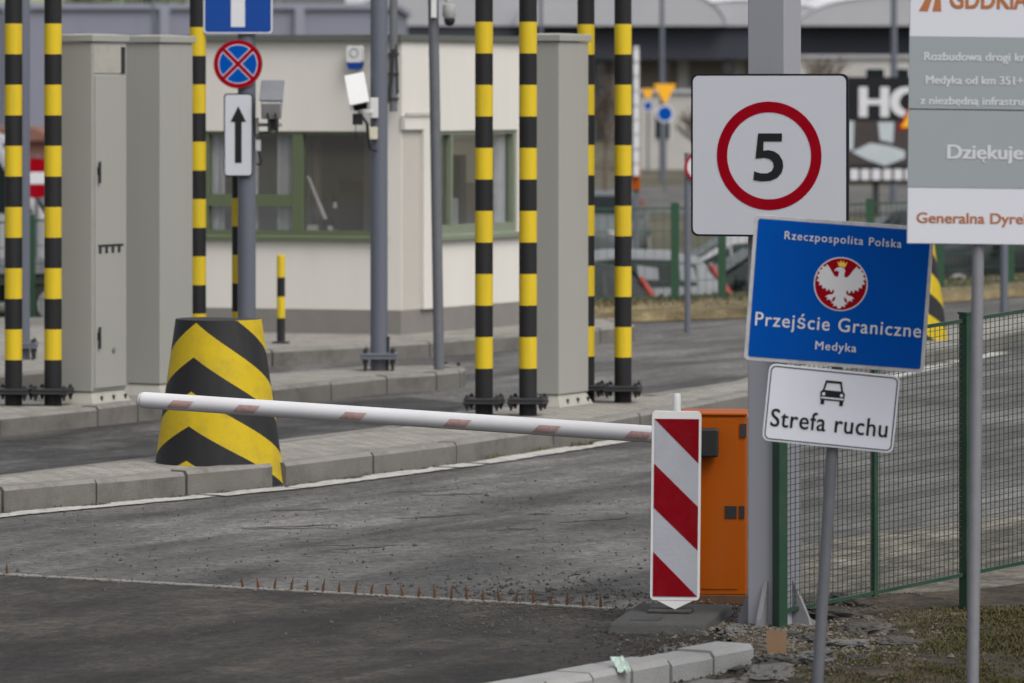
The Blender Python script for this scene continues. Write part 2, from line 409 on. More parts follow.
M['leaf'] = mat('spring_foliage', (0.085,0.105,0.055), 0.8, var=0.4, scale=0.6)
M['leaf_pale'] = mat('pale_spring_foliage', (0.16,0.18,0.12), 0.8, var=0.3, scale=0.6)
M['grass_green'] = mat('green_grass', (0.043,0.048,0.015), 0.9, spec=0.1, var=0.4, scale=2)
M['grass_dry'] = mat('dry_grass', (0.075,0.061,0.033), 0.9, spec=0.1, var=0.3, scale=2)
M['weeds'] = mat('dry_weeds', (0.10,0.095,0.045), 0.9, var=0.4, scale=3)

# concrete block paving for the islands
def paving_mat():
    m, nt, b = new_mat('block_paving')
    N_ = nt.nodes.new; L = nt.links.new
    b.inputs['Roughness'].default_value = 0.9
    tc = N_('ShaderNodeTexCoord')
    mp = N_('ShaderNodeMapping'); mp.inputs['Rotation'].default_value = (0,0,ROAD_ANG); L(tc.outputs['Object'], mp.inputs[0])
    br = N_('ShaderNodeTexBrick'); br.inputs['Scale'].default_value = 1.0
    br.inputs['Brick Width'].default_value = 0.2; br.inputs['Row Height'].default_value = 0.1; br.inputs['Mortar Size'].default_value = 0.008
    br.inputs['Color1'].default_value = (0.27,0.255,0.225,1); br.inputs['Color2'].default_value = (0.20,0.19,0.17,1); br.inputs['Mortar'].default_value = (0.07,0.065,0.05,1)
    L(mp.outputs[0], br.inputs['Vector'])
    no = N_('ShaderNodeTexNoise'); no.inputs['Scale'].default_value = 2.5; no.inputs['Detail'].default_value = 10; no.inputs['Roughness'].default_value = 0.75
    L(tc.outputs['Object'], no.inputs['Vector'])
    cr = N_('ShaderNodeValToRGB'); cr.color_ramp.elements[0].position = 0.46; cr.color_ramp.elements[1].position = 0.75
    L(no.outputs[0], cr.inputs[0])
    mx = N_('ShaderNodeMix'); mx.data_type = 'RGBA'; mx.inputs[7].default_value = (0.085,0.075,0.06,1)
    mm = N_('ShaderNodeMath'); mm.operation = 'MULTIPLY'; mm.inputs[1].default_value = 0.8
    L(cr.outputs[0], mm.inputs[0]); L(mm.outputs[0], mx.inputs[0]); L(br.outputs[0], mx.inputs[6]); L(mx.outputs[2], b.inputs['Base Color'])
    bp = N_('ShaderNodeBump'); bp.inputs['Strength'].default_value = 0.6; bp.inputs['Distance'].default_value = 0.01
    L(br.outputs['Fac'], bp.inputs['Height']); bp.invert = True; L(bp.outputs[0], b.inputs['Normal'])
    return m
M['paving'] = paving_mat()

# ------------------------------------------------------------------ lettering
def text_mesh(body, bold=0.0, space=1.0):
    cu = bpy.data.curves.new('lettering', 'FONT')
    cu.body = body; cu.size = 1.0; cu.offset = bold; cu.space_character = space
    cu.fill_mode = 'FRONT'; cu.resolution_u = 4
    ob = bpy.data.objects.new('lettering', cu)
    COL.objects.link(ob)
    dg = bpy.context.evaluated_depsgraph_get(); dg.update()
    me = bpy.data.meshes.new_from_object(ob.evaluated_get(dg))
    bpy.data.objects.remove(ob); bpy.data.curves.remove(cu)
    return me

def lettering(body, cap, m, parent, x, z, y, width=None, center=True, bold=0.0, space=1.0, visible=None, name='lettering'):
    """one line of writing on a panel: x, z = middle (or left end) of the baseline, cap = capital height"""
    sz = cap / 0.727
    plain = body.replace('ę', 'e').replace('ą', 'a')
    def extent(t):
        me = text_mesh(t.replace('ę', 'e').replace('ą', 'a'), 0, space)
        xs = [v.co.x for v in me.vertices]
        r_ = min(xs), max(xs); bpy.data.meshes.remove(me); return r_
    me = text_mesh(plain, 0, space)
    a, b = extent(visible or body)
    sx = (width / (b - a)) if width else sz
    xs = [v.co.x for v in me.vertices]; lo, hi = min(xs), max(xs)
    off = -(lo + hi)/2*sx if center else -lo*sx
    mb = MB()
    shifts = [(0,0)] if not bold else [(-bold,-bold*.5),(bold,-bold*.5),(-bold,bold*.5),(bold,bold*.5)]
    base_v = [v.co.copy() for v in me.vertices]; base_f = [tuple(p.vertices) for p in me.polygons]
    bpy.data.meshes.remove(me)
    hooks = []
    for i, ch in enumerate(body):
        if ch in 'ęą':
            r_ = extent(body[:i+1])[1] - (.06 if ch == 'ę' else .02)
            hooks.append([(r_-.06,.01),(r_+.0,.01),(r_-.045,-.07),(r_-.04,-.115),(r_+.02,-.125),(r_+.03,-.165),(r_-.06,-.175),(r_-.115,-.13),(r_-.105,-.06)])
    for k, (bx_, bz_) in enumerate(shifts):
        yy = y - .0003*k
        mb.add([(x+off+(v.x+bx_)*sx, yy, z+(v.y+bz_)*sz) for v in base_v], base_f)
    for h in hooks:
        mb.plate([(x+off+p[0]*sx, z+p[1]*sz) for p in reversed(h)], y-.0016, y-.0012)
    return mb.build(name, m, parent)

# ================================================================== THE SETTING
# terrain: the lanes lie on a level about a metre above the car park behind
edge = [(-400,58),(-12,57.5),(-2,57.2),(0.3,58.0),(2.7,59.9),(6.3,65.5),(12,74),(40,116),(400,600)]
def shifted(d): return [(x, y+d) for x, y in edge]
mb = MB()
rows = [[(x, -60, -0.03) for x, y in edge], [(x, y, -0.03) for x, y in edge], [(x, y+5.5, 0.02) for x, y in edge],
        [(x, y+9, -1.17) for x, y in edge], [(x, 3500, -1.17) for x, y in edge]]
for r in rows: mb.v += r
n = len(edge)
for i in range(len(rows)-1):
    for k in range(n-1):
        mb.f.append((i*n+k, i*n+k+1, (i+1)*n+k+1, (i+1)*n+k)); mb.m.append(0)
tag(mb.build('ground', M['earth']), kind='structure')

def sheet(name, pts, m, z, label=None):
    mb = MB()
    idx = tessellate_polygon([[Vector((p[0], p[1], 0)) for p in pts]])
    fs = []
    for a, b, c in idx:
        A, B, C = pts[a], pts[b], pts[c]
        if (B[0]-A[0])*(C[1]-A[1]) - (B[1]-A[1])*(C[0]-A[0]) < 0: a, b, c = c, b, a
        fs.append((a, b, c))
    mb.add([(p[0], p[1], z) for p in pts], fs)
    return tag(mb.build(name, m), kind='structure')

# upper road sheet with the three lanes
sheet('road', [(-45,6),(45,6),(45,120),(40,115.6),(12,73.8),(6.3,65.3),(2.7,59.7),(0.3,57.8),(-2,57.0),(-12,57.3),(-45,57.5)], M['asphalt'], 0.0)
# dry grass strip and bank before the car park
mb = MB()
cols = edge[2:8]
for d, z in ((0.05,0.0),(0.12,0.10),(5.4,0.06),(8.6,-1.14)):
    mb.v += [(x, y+d, z) for x, y in cols]
n = len(cols)
for i in range(3):
    for k in range(n-1): mb.f.append((i*n+k, i*n+k+1, (i+1)*n+k+1, (i+1)*n+k)); mb.m.append(0)
tag(mb.build('grass_bank', M['dry_grass_ground'], smooth=60), kind='structure')
# lower level behind: car park, lawn, far road
sheet('car_park', [(-60,67),(0,67.2),(2.7,69.2),(6.3,75),(12,83.5),(30,110),(30,112),(-60,112)], M['asphalt'], -1.15)
sheet('far_road', [(-120,150),(120,150),(120,190),(-120,190)], M['asphalt'], -1.15)

# near, older asphalt this side of the spike strip
P0 = G(-60, 572); P1 = G(640, 611)
sd = (P1-P0).normalized()
sheet('road_surface', [tuple((P0 - sd*6).xy), tuple((P0).xy), tuple(P1.xy), tuple(G(700,632).xy), tuple(G(560,683).xy), tuple(G(360,900).xy), (-9, 12), (-14,25)], M['asphalt_old'], 0.004)
# short ragged cracks and torn spots in the wearing course
mb = MB(); rc = random.Random(11)
for _ in range(13):
    c0 = G(rc.uniform(290, 650), rc.gauss(520, 12)); a_ = rc.uniform(.15, .75); L_ = rc.uniform(.15, .8); wd_ = rc.uniform(.012, .055)
    d_ = Vector((math.cos(a_), math.sin(a_), 0)); nn_ = Vector((-d_.y, d_.x, 0)); k = 9
    pts_ = []
    for i in range(k+1):
        f = i/k; wv = wd_*math.sin(math.pi*f)**.6*rc.uniform(.4, 1.3); m_ = c0 + d_*L_*(f-.5) + nn_*rc.uniform(-.03, .03)
        pts_.append((m_ - nn_*wv, m_ + nn_*wv))
    for i in range(k):
        q = [pts_[i][0], pts_[i+1][0], pts_[i+1][1], pts_[i][1]]
        mb.add([(v.x, v.y, .003) for v in q], [(0,1,2,3)])
tag(mb.build('road_cracks', M['asphalt_patch']), kind='structure')
sheet('road_surface', [(-9,27.6),(-4.9,33.2),(-2.4,37.6),(-1.0,40.6),(-0.55,42.3),(-0.2,43.6),(-0.9,44.9),(-1.5,44.3),(-3.0,41.5),(-5.2,37.6),(-9,31.4)], M['asphalt_dark'], 0.008)
# ---- kerbs and islands
def kerb_line(pts, zt=0.16, wid=0.15, stone=1.0, m='kerb', skip=None):
    """stones laid along a line; the exposed face is on the right-hand side of the walking direction"""
    mb = MB()
    pts = [Vector((p[0], p[1], 0)) for p in pts]
    # resample to stones
    L = [0]
    for a, b in zip(pts[:-1], pts[1:]): L.append(L[-1] + (b-a).length)
    def at(t):
        for i in range(len(pts)-1):
            if t <= L[i+1] or i == len(pts)-2:
                k = (t - L[i]) / max(1e-6, L[i+1]-L[i]); return pts[i].lerp(pts[i+1], k)
    cuts = [0]
    for i in range(len(pts)-1):
        seg = L[i+1]-L[i]; k = max(1, round(seg/stone))
        cuts += [L[i] + seg*(j+1)/k for j in range(k)]
    for t0, t1 in zip(cuts[:-1], cuts[1:]):
        a, b = at(t0), at(t1)
        if skip and skip(a.lerp(b, .5)): continue
        d = (b-a).normalized(); nn = Vector((d.y, -d.x, 0))      # to the right
        a = a + d*0.010; b = b - d*0.010
        j = random.uniform(-0.006, 0.006); h = zt + random.uniform(-0.006, 0.006)
        o0, o1 = nn*(0.0+j), nn*(-wid+j)
        sec = [(o0, -0.05), (o0 + nn*0.0, h-0.025), (o0 - nn*0.02, h), (o1, h), (o1, -0.05)]
        vs = [a + o + Vector((0,0,z)) for o, z in sec] + [b + o + Vector((0,0,z)) for o, z in sec]
        k = len(sec)
        fs = [tuple(range(k)), tuple(reversed(range(k, 2*k)))]
        for i in range(k):
            q = (i+1) % k; fs.append((i, i+k, q+k, q))
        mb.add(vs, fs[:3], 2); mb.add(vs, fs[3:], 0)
    # mortar behind the joints
    for i in range(len(pts)-1):
        d = (pts[i+1]-pts[i]).normalized(); nn = Vector((d.y, -d.x, 0))
        if skip and skip((pts[i]+pts[i+1])/2): continue
        q = [pts[i]-nn*0.035+d*.03, pts[i+1]-nn*0.035-d*.03, pts[i+1]-nn*(wid-0.02)-d*.03, pts[i]-nn*(wid-0.02)+d*.03]
        vs = [v+Vector((0,0,-0.04)) for v in q] + [v+Vector((0,0,zt-0.03)) for v in q]
        mb.add(vs, [(4,5,6,7),(0,1,5,4),(1,2,6,5),(2,3,7,6),(3,0,4,7)], 1)
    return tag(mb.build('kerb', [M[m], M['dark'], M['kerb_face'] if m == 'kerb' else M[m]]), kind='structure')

def inset(pts, d):
    out = []
    n = len(pts)
    for i in range(n):
        a, b, c = Vector(pts[i-1]), Vector(pts[i]), Vector(pts[(i+1) % n])
        d1, d2 = (b-a).normalized(), (c-b).normalized()
        n1, n2 = Vector((-d1.y, d1.x)), Vector((-d2.y, d2.x))
        m_ = (n1+n2); m_ = m_ / max(0.3, m_.length_squared/2*1.0) if m_.length > 1e-6 else n1
        out.append(tuple(b + m_.normalized()*d/max(0.5, m_.normalized().dot(n1))))
    return out

def island(front, back, zt=0.16, skip=None):
    """front: left to right seen from the near lane; back: right to left (counter-clockwise together)"""
    ring = front + back
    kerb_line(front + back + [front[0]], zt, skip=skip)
    mb = MB()
    inn = inset(ring, 0.145)
    mb.prism(inn, -0.04, zt-0.004)
    tag(mb.build('pavement', M['paving']), kind='structure')

isl1_f = [(-7.0,27.2),(-4.6,30.9),(-3.22,32.9),(-1.605,34.94),(-1.53,35.07),(-0.40,37.1),(0.666,39.4),(1.98,43.0),(3.1,47.2),(4.75,52.2),(7.2,60.0)]
isl1_b = [(6.7,60.2),(3.6,52.2),(1.9,44.6),(1.03,42.6),(0.2,41.9),(-0.42,40.5),(-0.95,38.8),(-2.37,35.9),(-3.45,33.9),(-4.9,31.6),(-7.3,27.6)]
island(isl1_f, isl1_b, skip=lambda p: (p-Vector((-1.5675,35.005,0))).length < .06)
isl2_f = [(-9.0,31.5),(-5.4,37.4),(-3.93,39.9),(-3.27,41.05),(-3.0,41.66),(-2.0,43.6),(-1.09,45.4),(-0.66,45.85),(-0.46,46.2)]
isl2_b = [(-0.42,46.7),(-0.6,47.1),(-1.36,46.95),(-2.07,45.9),(-3.5,44.3),(-5.6,39.8),(-9.4,33)]
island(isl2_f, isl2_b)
isl3_f = [(-11,35.0),(-4.6,45.3),(-2.29,49.7),(-1.41,50.6),(-0.81,51.3),(0.92,54.1),(1.30,54.85)]
isl3_b = [(1.15,56.2),(0.2,56.7),(-6,56.6),(-12,56.4),(-14,36)]
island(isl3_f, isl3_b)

# white edge line along the near island, ragged and broken where it has worn off
mb = MB()
for (a, b) in zip(isl1_f[1:-2], isl1_f[2:-1]):
    a, b = Vector((*a,0)), Vector((*b,0)); d = (b-a).normalized(); nn = Vector((d.y,-d.x,0)); Lg = (b-a).length
    k = int(Lg/.07); up = Vector((0,0,.009))
    for i in range(k):
        p0, p1 = a+d*(Lg*i/k), a+d*(Lg*(i+1)/k)
        w_ = mnoise.noise(p0*1.1)*.5 + mnoise.noise(p0*5)*.35
        i0 = .04 + max(0, mnoise.noise(p0*3+Vector((5,1,0))))*.16; o0 = .25 + mnoise.noise(p0*7)*.03
        if w_ > .28 or o0-i0 < .05: continue
        mb.add([p0+nn*i0+up, p0+nn*o0+up, p1+nn*(o0+random.uniform(-.012,.012))+up, p1+nn*(i0+random.uniform(-.012,.012))+up], [(0,1,2,3)])
tag(mb.build('road_marking', M['line']), kind='structure')

# near kerb at the bottom of the picture
kerb_line([(1.13,24.27),(0.72,23.62),(0.36,23.05),(-0.25,22.1),(-1.3,20.4),(-3.6,16.8)][::-1], 0.105, 0.20, 0.42, 'kerb_clean')

# soil verge on the right, gently lumpy
fence_a = G(780, 631); fence_b = G(967, 615)
fd = (fence_b - fence_a).normalized()
def verge_h(x, y):
    return 0.024 + 0.012*(math.sin(x*3.1+y*1.7)+math.sin(x*5.3-y*2.9)*0.6)
def grid_poly(name, poly, m, hfun, step=0.12):
    xs = [p[0] for p in poly]; ys = [p[1] for p in poly]
    bm = bmesh.new()
    vs = [bm.verts.new((p[0], p[1], 0)) for p in poly]
    bm.faces.new(vs)
    x = min(xs) + step
    while x < max(xs):
        bmesh.ops.bisect_plane(bm, geom=bm.verts[:]+bm.edges[:]+bm.faces[:], plane_co=(x,0,0), plane_no=(1,0,0)); x += step
    y = min(ys) + step
    while y < max(ys):
        bmesh.ops.bisect_plane(bm, geom=bm.verts[:]+bm.edges[:]+bm.faces[:], plane_co=(0,y,0), plane_no=(0,1,0)); y += step
    for v in bm.verts: v.co.z = hfun(v.co.x, v.co.y)
    bmesh.ops.recalc_face_normals(bm, faces=bm.faces[:])
    me = bpy.data.meshes.new(name); bm.to_mesh(me); bm.free()
    if me.polygons and me.polygons[0].normal.z < 0: me.flip_normals()
    me.polygons.foreach_set('use_smooth', [True]*len(me.polygons))
    me.materials.append(m)
    o = bpy.data.objects.new(name, me); COL.objects.link(o)
    return tag(o, kind='structure')
verge = [(-1.1,20.4),(0.4,22.95),(1.15,24.2),(1.06,25.0),(0.98,26.6),(1.30,27.0),(1.75,27.2),(4.6,29.6),(6.5,26),(4.5,19.5),(0.6,19)]
grid_poly('verge', verge, M['soil'], verge_h)
# gravel beyond the fence
gr_pts = [G(775,548), G(900,531), G(1024,515), Vector((4.6,29.65,0)), Vector((1.75,27.25,0)), Vector((1.32,27.02,0))]
sheet('gravel_verge', [tuple(p.xy) for p in reversed(gr_pts)], M['gravel'], 0.008)

# loose asphalt crumbs and grit: nobody could count them
def crumbs(name, n, place, m, s0, s1):
    mb = MB()
    for _ in range(n):
        x, y, z = place(); r = random.uniform(s0, s1) * (2 if random.random() < .06 else 1)
        vs = []
        for p in ((1,0,0),(-1,0,0),(0,1,0),(0,-1,0),(0,0,1),(0,0,-.6)):
            k = r*random.uniform(.6,1.3); vs.append((x+p[0]*k, y+p[1]*k, z+p[2]*k*.8))
        mb.add(vs, [(0,2,4),(2,1,4),(1,3,4),(3,0,4),(2,0,5),(1,2,5),(3,1,5),(0,3,5)])
    return tag(mb.build(name, m), kind='stuff')
def p_road():
    while True:
        x, y = random.gauss(520, 75), random.gauss(608, 17)
        if 540 < y < 680 and x < 735: break
    p = G(x, y); return p.x, p.y, 0.006
crumbs('grit', 1100, p_road, M['clod'], 0.004, 0.012)
def p_road2():
    p = G(random.uniform(0,700), random.uniform(480,660)); return p.x, p.y, 0.004
crumbs('grit', 900, p_road2, M['clod'], 0.003, 0.009)
def p_rail():
    a_, b_ = G(-40, 572.5), G(640, 611); p = a_.lerp(b_, random.random()); return p.x, p.y + random.gauss(-.02, .07), 0.008
crumbs('grit', 800, p_rail, M['soil_bit'], 0.003, 0.010)
def p_kerb():
    k = random.randint(1, 4); a, b = Vector((*isl1_f[k],0)), Vector((*isl1_f[k+1],0))
    d = (b-a).normalized(); p = a.lerp(b, random.random()) + Vector((d.y,-d.x,0))*abs(random.gauss(0.015,.04)); return p.x, p.y, 0.004
crumbs('grit', 900, p_kerb, M['clod'], 0.004, 0.013)
def p_dark():
    x, y = random.gauss(735, 60), random.gauss(640, 20)
    if y < 604: y = 604 + random.random()*40
    p = G(x, y); return p.x, p.y, max(.004, verge_h(p.x, p.y)-.01) if x > 745 else .005
crumbs('grit', 3800, p_dark, M['dark_soil'], 0.004, 0.015)
def p_ver():
    x, y = random.gauss(800, 60), random.gauss(640, 22)
    p = G(x, max(600, y)); return p.x, p.y, verge_h(p.x, p.y)+.004
crumbs('grit', 2600, p_ver, M['soil_bit'], 0.003, 0.012)

# grass on the verge and weeds along the kerbs
def blades(name, n, place, mats, h0, h1, w=0.004):
    mb = MB()
    for _ in range(n):
        q = place()
        if q is None: continue
        x, y, z, hh = q
        a = random.uniform(0, 6.283); h = random.uniform(h0, h1)*hh; l = h*random.uniform(.2,1.1)
        dx, dy = math.cos(a), math.sin(a); ww = w*random.uniform(.6,1.4)
        mb.add([(x-dy*ww,y+dx*ww,z-.005),(x+dy*ww,y-dx*ww,z-.005),(x+dx*l*.4+dy*ww*.7,y+dy*l*.4-dx*ww*.7,z+h*.6),(x+dx*l*.4-dy*ww*.7,y+dy*l*.4+dx*ww*.7,z+h*.6),(x+dx*l,y+dy*l,z+h)],
               [(0,1,2,3),(3,2,4)], 0 if random.random() < .45 else 1)
    return tag(mb.build(name, mats), kind='stuff')
from mathutils import noise as mnoise
def p_grass():
    p = G(random.uniform(795,1050), random.uniform(570,760))
    rel = p - fence_a
    if rel.dot(Vector((fd.y,-fd.x,0))) < -0.10: return None
    k = mnoise.noise(Vector((p.x*1.9, p.y*1.3, 0.3))) + 0.6*mnoise.noise(Vector((p.x*6, p.y*5, 2.3))) + (p.x-1.75)*0.55
    if k < random.uniform(-0.45, .55): return None
    return p.x, p.y, verge_h(p.x, p.y), 0.6 + max(0, min(.8, k))
blades('grass', 90000, p_grass, [M['grass_green'], M['grass_dry']], 0.006, 0.020, .0038)
def p_bank():
    k = random.randint(0, 3); a, b = Vector((*cols[k],0)), Vector((*cols[k+1],0)); p = a.lerp(b, random.random())
    t = random.uniform(.1, 5); return p.x, p.y+t, 0.07, 1
blades('dry_grass', 9000, p_bank, [M['grass_dry'], M['grass_dry']], 0.012, 0.045, 0.012)
def p_weed():
    k = random.randint(3, 5); a, b = Vector((*isl1_f[k+1],0)), Vector((*isl1_f[k+2],0))
    t = random.random(); d = (b-a).normalized(); p = a.lerp(b, t)
    if mnoise.noise(p*1.7) < 0.1: return None
    p = p + Vector((d.y,-d.x,0))*random.uniform(0.0,.05); return p.x, p.y, 0, 1
blades('weeds', 1500, p_weed, [M['weeds'], M['weeds']], 0.01, 0.045, .003)

# ================================================================== STRIPED POSTS
def make_post(label, height=4.2):
    t = thing('striped_post', label, 'post', group='yellow and black striped guard posts')
    r = 0.069
    prof = [(r, 0.0, 0), (r, 0.36, 1)]
    z = 0.36; k = 0
    while z < height:
        z += 0.2425; k += 1
        prof.append((r, z, k % 2 == 0 and 1 or 0))
    prof.append((r*.9, z+0.02, 0))
    # hard colour edges: every band has its own ring of vertices
    mb = MB(); mb.lathe(prof, 28)
    mb.build('pole', [M['black'], M['yellow']], t, smooth=40)
    mb = MB(); mb.box(-.145,.145,-.145,.145,.090,.110); mb.box(-.14,.14,-.14,.14,.114,.134); mb.build('base_flange', M['iron'], t, bevel=.004)
    for sx in (-1,1):
        for sy in (-1,1):
            mb = MB(); mb.tube((sx*.115,sy*.115,.04),(sx*.115,sy*.115,.160),.010,n=10); mb.tube((sx*.115,sy*.115,.055),(sx*.115,sy*.115,.090),.012,.026,8); mb.tube((sx*.115,sy*.115,.1345),(sx*.115,sy*.115,.148),.019,n=6)
            mb.build('bolt', M['iron'], t)
    return t
post_spots = [
    (13.5, 405, 'striped post at the far left edge, beside a slim slate pole', 0),
    (53, 405, 'striped post touching the left side of the doored grey cabinet', 0),
    (198, 384.5, 'striped post right behind the paired grey cabinets', -0.2),
    (240, 382, 'striped post mostly hidden behind the slate pole with three road signs', 0),
    (484, 415, 'striped post standing free in front of the booth side window', 0),
    (528, 415, 'striped post in front of the single grey cabinet, at its left side', 0),
    (586, 401, 'striped post half hidden behind the right side of the single grey cabinet', 0),
    (623, 402, 'striped post standing clear, right of the single grey cabinet and its hidden post', 0)]
first_post = None
for x, y, lab, tilt in post_spots:
    if first_post is None: o = first_post = make_post(lab)
    elif x == 240: o = make_post(lab, 2.25)
    else: o = copy_tree(first_post); relabel(o, lab)
    o.location = G(x, y, 0.16); o.rotation_euler = (0, R(tilt), random.choice((0, R(90), R(180))) - R(8))

# ================================================================== GREY CABINETS
def make_cabinet(label, corner, door):
    t = thing('detector_cabinet', label, 'cabinet', (*corner.xy, 0.156), (0,0,-ROAD_ANG), 'grey steel detector cabinets')
    # local frame: x across the lanes (to the right), y along the lanes; the near right corner is the origin
    a, b = 0.33, 0.52
    mb = MB(); mb.box(-a, 0, 0, b, 0.10, 2.885)
    mb.build('body', M['cabinet'], t, bevel=.006)
    mb = MB(); Mt = Matrix.Translation((-a/2, b/2, 0)); mb.frustum(a/2+.03, b/2+.03, a/2-.015, b/2-.015, 0, .098, M=Mt); mb.build('plinth', M['cabinet_base'], t, bevel=.004)
    for k in range(3):
        mb = MB(); mb.tube((.005, .12+.18*k, .0),(.02,.12+.18*k,.06),.012,n=8); mb.build('bolt', M['iron'], t)
    # roof cap, low pitched with a drip edge
    mb = MB()
    o = .02
    x0, x1, y0, y1 = -a-o, o, -o, b+o
    vs = [(x0,y0,2.89),(x1,y0,2.89),(x1,y1,2.89),(x0,y1,2.89),(x0,y0,2.945),(x1,y0,2.945),(x1,y1,2.945),(x0,y1,2.945),(-a*.7,b*.25,2.955),(-a*.3,b*.25,2.955),(-a*.3,b*.75,2.955),(-a*.7,b*.75,2.955)]
    mb.add(vs, [(3,2,1,0),(0,1,5,4),(1,2,6,5),(2,3,7,6),(3,0,4,7),(4,5,9,8),(5,6,10,9),(6,7,11,10),(7,4,8,11),(8,9,10,11)])
    mb.build('roof', M['cabinet'], t, bevel=.006)
    if door:
        mb = MB(); mb.box(.001, .014, .03, b-.03, .125, 2.62); d = mb.build('door', M['cabinet'], t, bevel=.003)
        for z in (.54, 1.86):
            mb = MB(); mb.box(.0145,.026,.055,.085,z-.03,z+.03); mb.box(.026,.038,.058,.082,z-.10,z+.075); mb.build('handle', M['black_plastic'], d, bevel=.004)
        mb = MB(); mb.tube((.0145,.30,.42),(.022,.30,.42),.022,n=16); mb.tube((.022,.30,.42),(.025,.30,.42),.012,n=12); mb.build('lock', M['steel'], d)
        mb = MB()
        mb.box(.0142,.0165,.07,b-.07,1.25,1.27)
        for k in range(4): mb.box(.0142,.017,.08+.095*k,.12+.095*k,1.20,1.25)
        mb.build('vent', M['iron'], d)
        mb = MB(); mb.box(.001,.006,.02,b-.02,2.64,2.86); mb.build('header_panel', M['cabinet_base'], t)
        mb = MB(); mb.box(.0062,.02,b-.09,b-.07,2.64,2.85); mb.box(.0062,.012,b-.055,b-.035,2.64,2.85); mb.build('cable_duct', M['iron'], t)
        mb = MB()
        mb.box(.001,.005,.012,.026,.12,2.86); mb.box(.001,.005,b-.026,b-.012,.12,2.86)
        mb.build('door_frame', M['cabinet_base'], t)
    return t
make_cabinet('tall grey steel cabinet with a black-handled door, left one of the adjoining pair', G(92, 404, .16), True)
make_cabinet('tall plain grey steel cabinet without handles, adjoining the doored one behind the chevron block', G(160, 396, .16), False)
make_cabinet('tall plain grey steel cabinet standing alone between the four middle striped posts', G(559, 407, .16), False)

# ================================================================== CHEVRON BLOCKS
def make_block(label, loc, kz=0.0):
    t = thing('chevron_block', label, 'concrete block', (*loc, 0), (0,0,-ROAD_ANG), 'striped concrete nose blocks')
    # outline: half round nose towards -y, straight sides, flat back
    rb, rt, hgt = 0.45, 0.291, 1.125
    NS, NZ = 60, 90
    def outline(s_, r):
        # s_ from -1 to 1 along the outline from the left back over the nose to the right back
        th = s_*R(122); return (r*math.sin(th), -r*math.cos(th), abs(th)*r)
    mb = MB()
    def point(s_, z):
        r = rb + (rt-rb)*min(1, max(0, z/hgt)); x, y, d = outline(s_, r); return x, y, z, d
    for i in range(NS):
        s0, s1 = -1 + 2*i/NS, -1 + 2*(i+1)/NS
        d0, d1 = point(s0, .5)[3]*1.0, point(s1, .5)[3]*1.0
        # stripe boundaries as heights at each side of this column
        bounds0, bounds1 = [], []
        q = 1.109 + 0.2295*6
        cols_ = []
        k = -6
        while q > -0.3:
            z0, z1 = q - d0*0.58, q - d1*0.58
            bounds0.append(z0); bounds1.append(z1); cols_.append(1 if k % 2 == 0 else 0)
            q -= 0.2295; k += 1
        for j in range(len(bounds0)-1):
            m_ = cols_[j]
            NSUB = 3
            for u in range(NSUB):
                f0, f1 = u/NSUB, (u+1)/NSUB
                cl = lambda z: min(hgt, max(0, z))
                za0, za1 = cl(bounds0[j]+(bounds0[j+1]-bounds0[j])*f0), cl(bounds0[j]+(bounds0[j+1]-bounds0[j])*f1)
                zb0, zb1 = cl(bounds1[j]+(bounds1[j+1]-bounds1[j])*f0), cl(bounds1[j]+(bounds1[j+1]-bounds1[j])*f1)
                if abs(za0-za1) < 1e-6 and abs(zb0-zb1) < 1e-6: continue
                A = point(s0, za1)[:3]; B = point(s1, zb1)[:3]; C_ = point(s1, zb0)[:3]; D = point(s0, za0)[:3]
                mb.add([A,B,C_,D], [(0,1,2,3)], m_)
    top = [point(-1+2*i/NS, hgt)[:3] for i in range(NS+1)]
    mb.add([(p[0],p[1],p[2]) for p in top], [tuple(range(NS+1))], 0)
    bl, br = point(-1,0)[:3], point(1,0)[:3]
    mb.add([br, bl, top[0], top[-1]], [(0,1,2,3)], 0)
    mb.build('block', [M['black'], M['yellow_block']], t)
    # merge and shade
    me = t.children[0].data
    bm = bmesh.new(); bm.from_mesh(me); bmesh.ops.remove_doubles(bm, verts=bm.verts[:], dist=1e-5); bmesh.ops.recalc_face_normals(bm, faces=bm.faces[:]); bm.to_mesh(me); bm.free()
    me.polygons.foreach_set('use_smooth', [True]*len(me.polygons)); me.set_sharp_from_angle(angle=R(40))
    return t
make_block('yellow and black chevron concrete block on the near kerb, behind the white barrier arm', (-1.985, 35.18))
make_block('yellow and black chevron concrete block far off, half hidden behind the blue border sign', (3.92, 51.9))

# ================================================================== POLES, SIGNS AND CAMERAS ON THE ISLANDS
def flanged_pole(name, label, cat, loc, r, h, m, flange=True, group=None, tilt=0):
    t = thing(name, label, cat, loc, (0, R(tilt), 0), group)
    MB().tube((0,0,0),(0,0,h), r, r, 24).build('pole', M[m], t, smooth=40)
    MB().lathe([(r*1.03,h),(r*1.03,h+.02),(r*.6,h+.045)], 20).build('cap', M['iron'], t)
    if flange:
        w = r*2.1
        mb = MB(); mb.box(-w,w,-w,w,.10,.125); mb.box(-w,w,-w,w,.13,.155); mb.build('base_flange', M[m], t, bevel=.004)
        for sx in (-1,1):
            for sy in (-1,1):
                p = w*.75
                mb = MB(); mb.tube((sx*p,sy*p,-.02),(sx*p,sy*p,.19),.012,n=8); mb.tube((sx*p,sy*p,.155),(sx*p,sy*p,.175),.022,n=6); mb.tube((sx*p,sy*p,.06),(sx*p,sy*p,.10),.022,n=6); mb.build('bolt', M['iron'], t)
    return t
SP = Vector((-2.25, 44.1, .156))      # slate pole with three signs
flanged_pole('sign_pole', 'slate grey pole behind the near chevron block, carrying three road signs', 'pole', SP, .077, 4.1, 'slate')
PE = G(379, 370, .16)
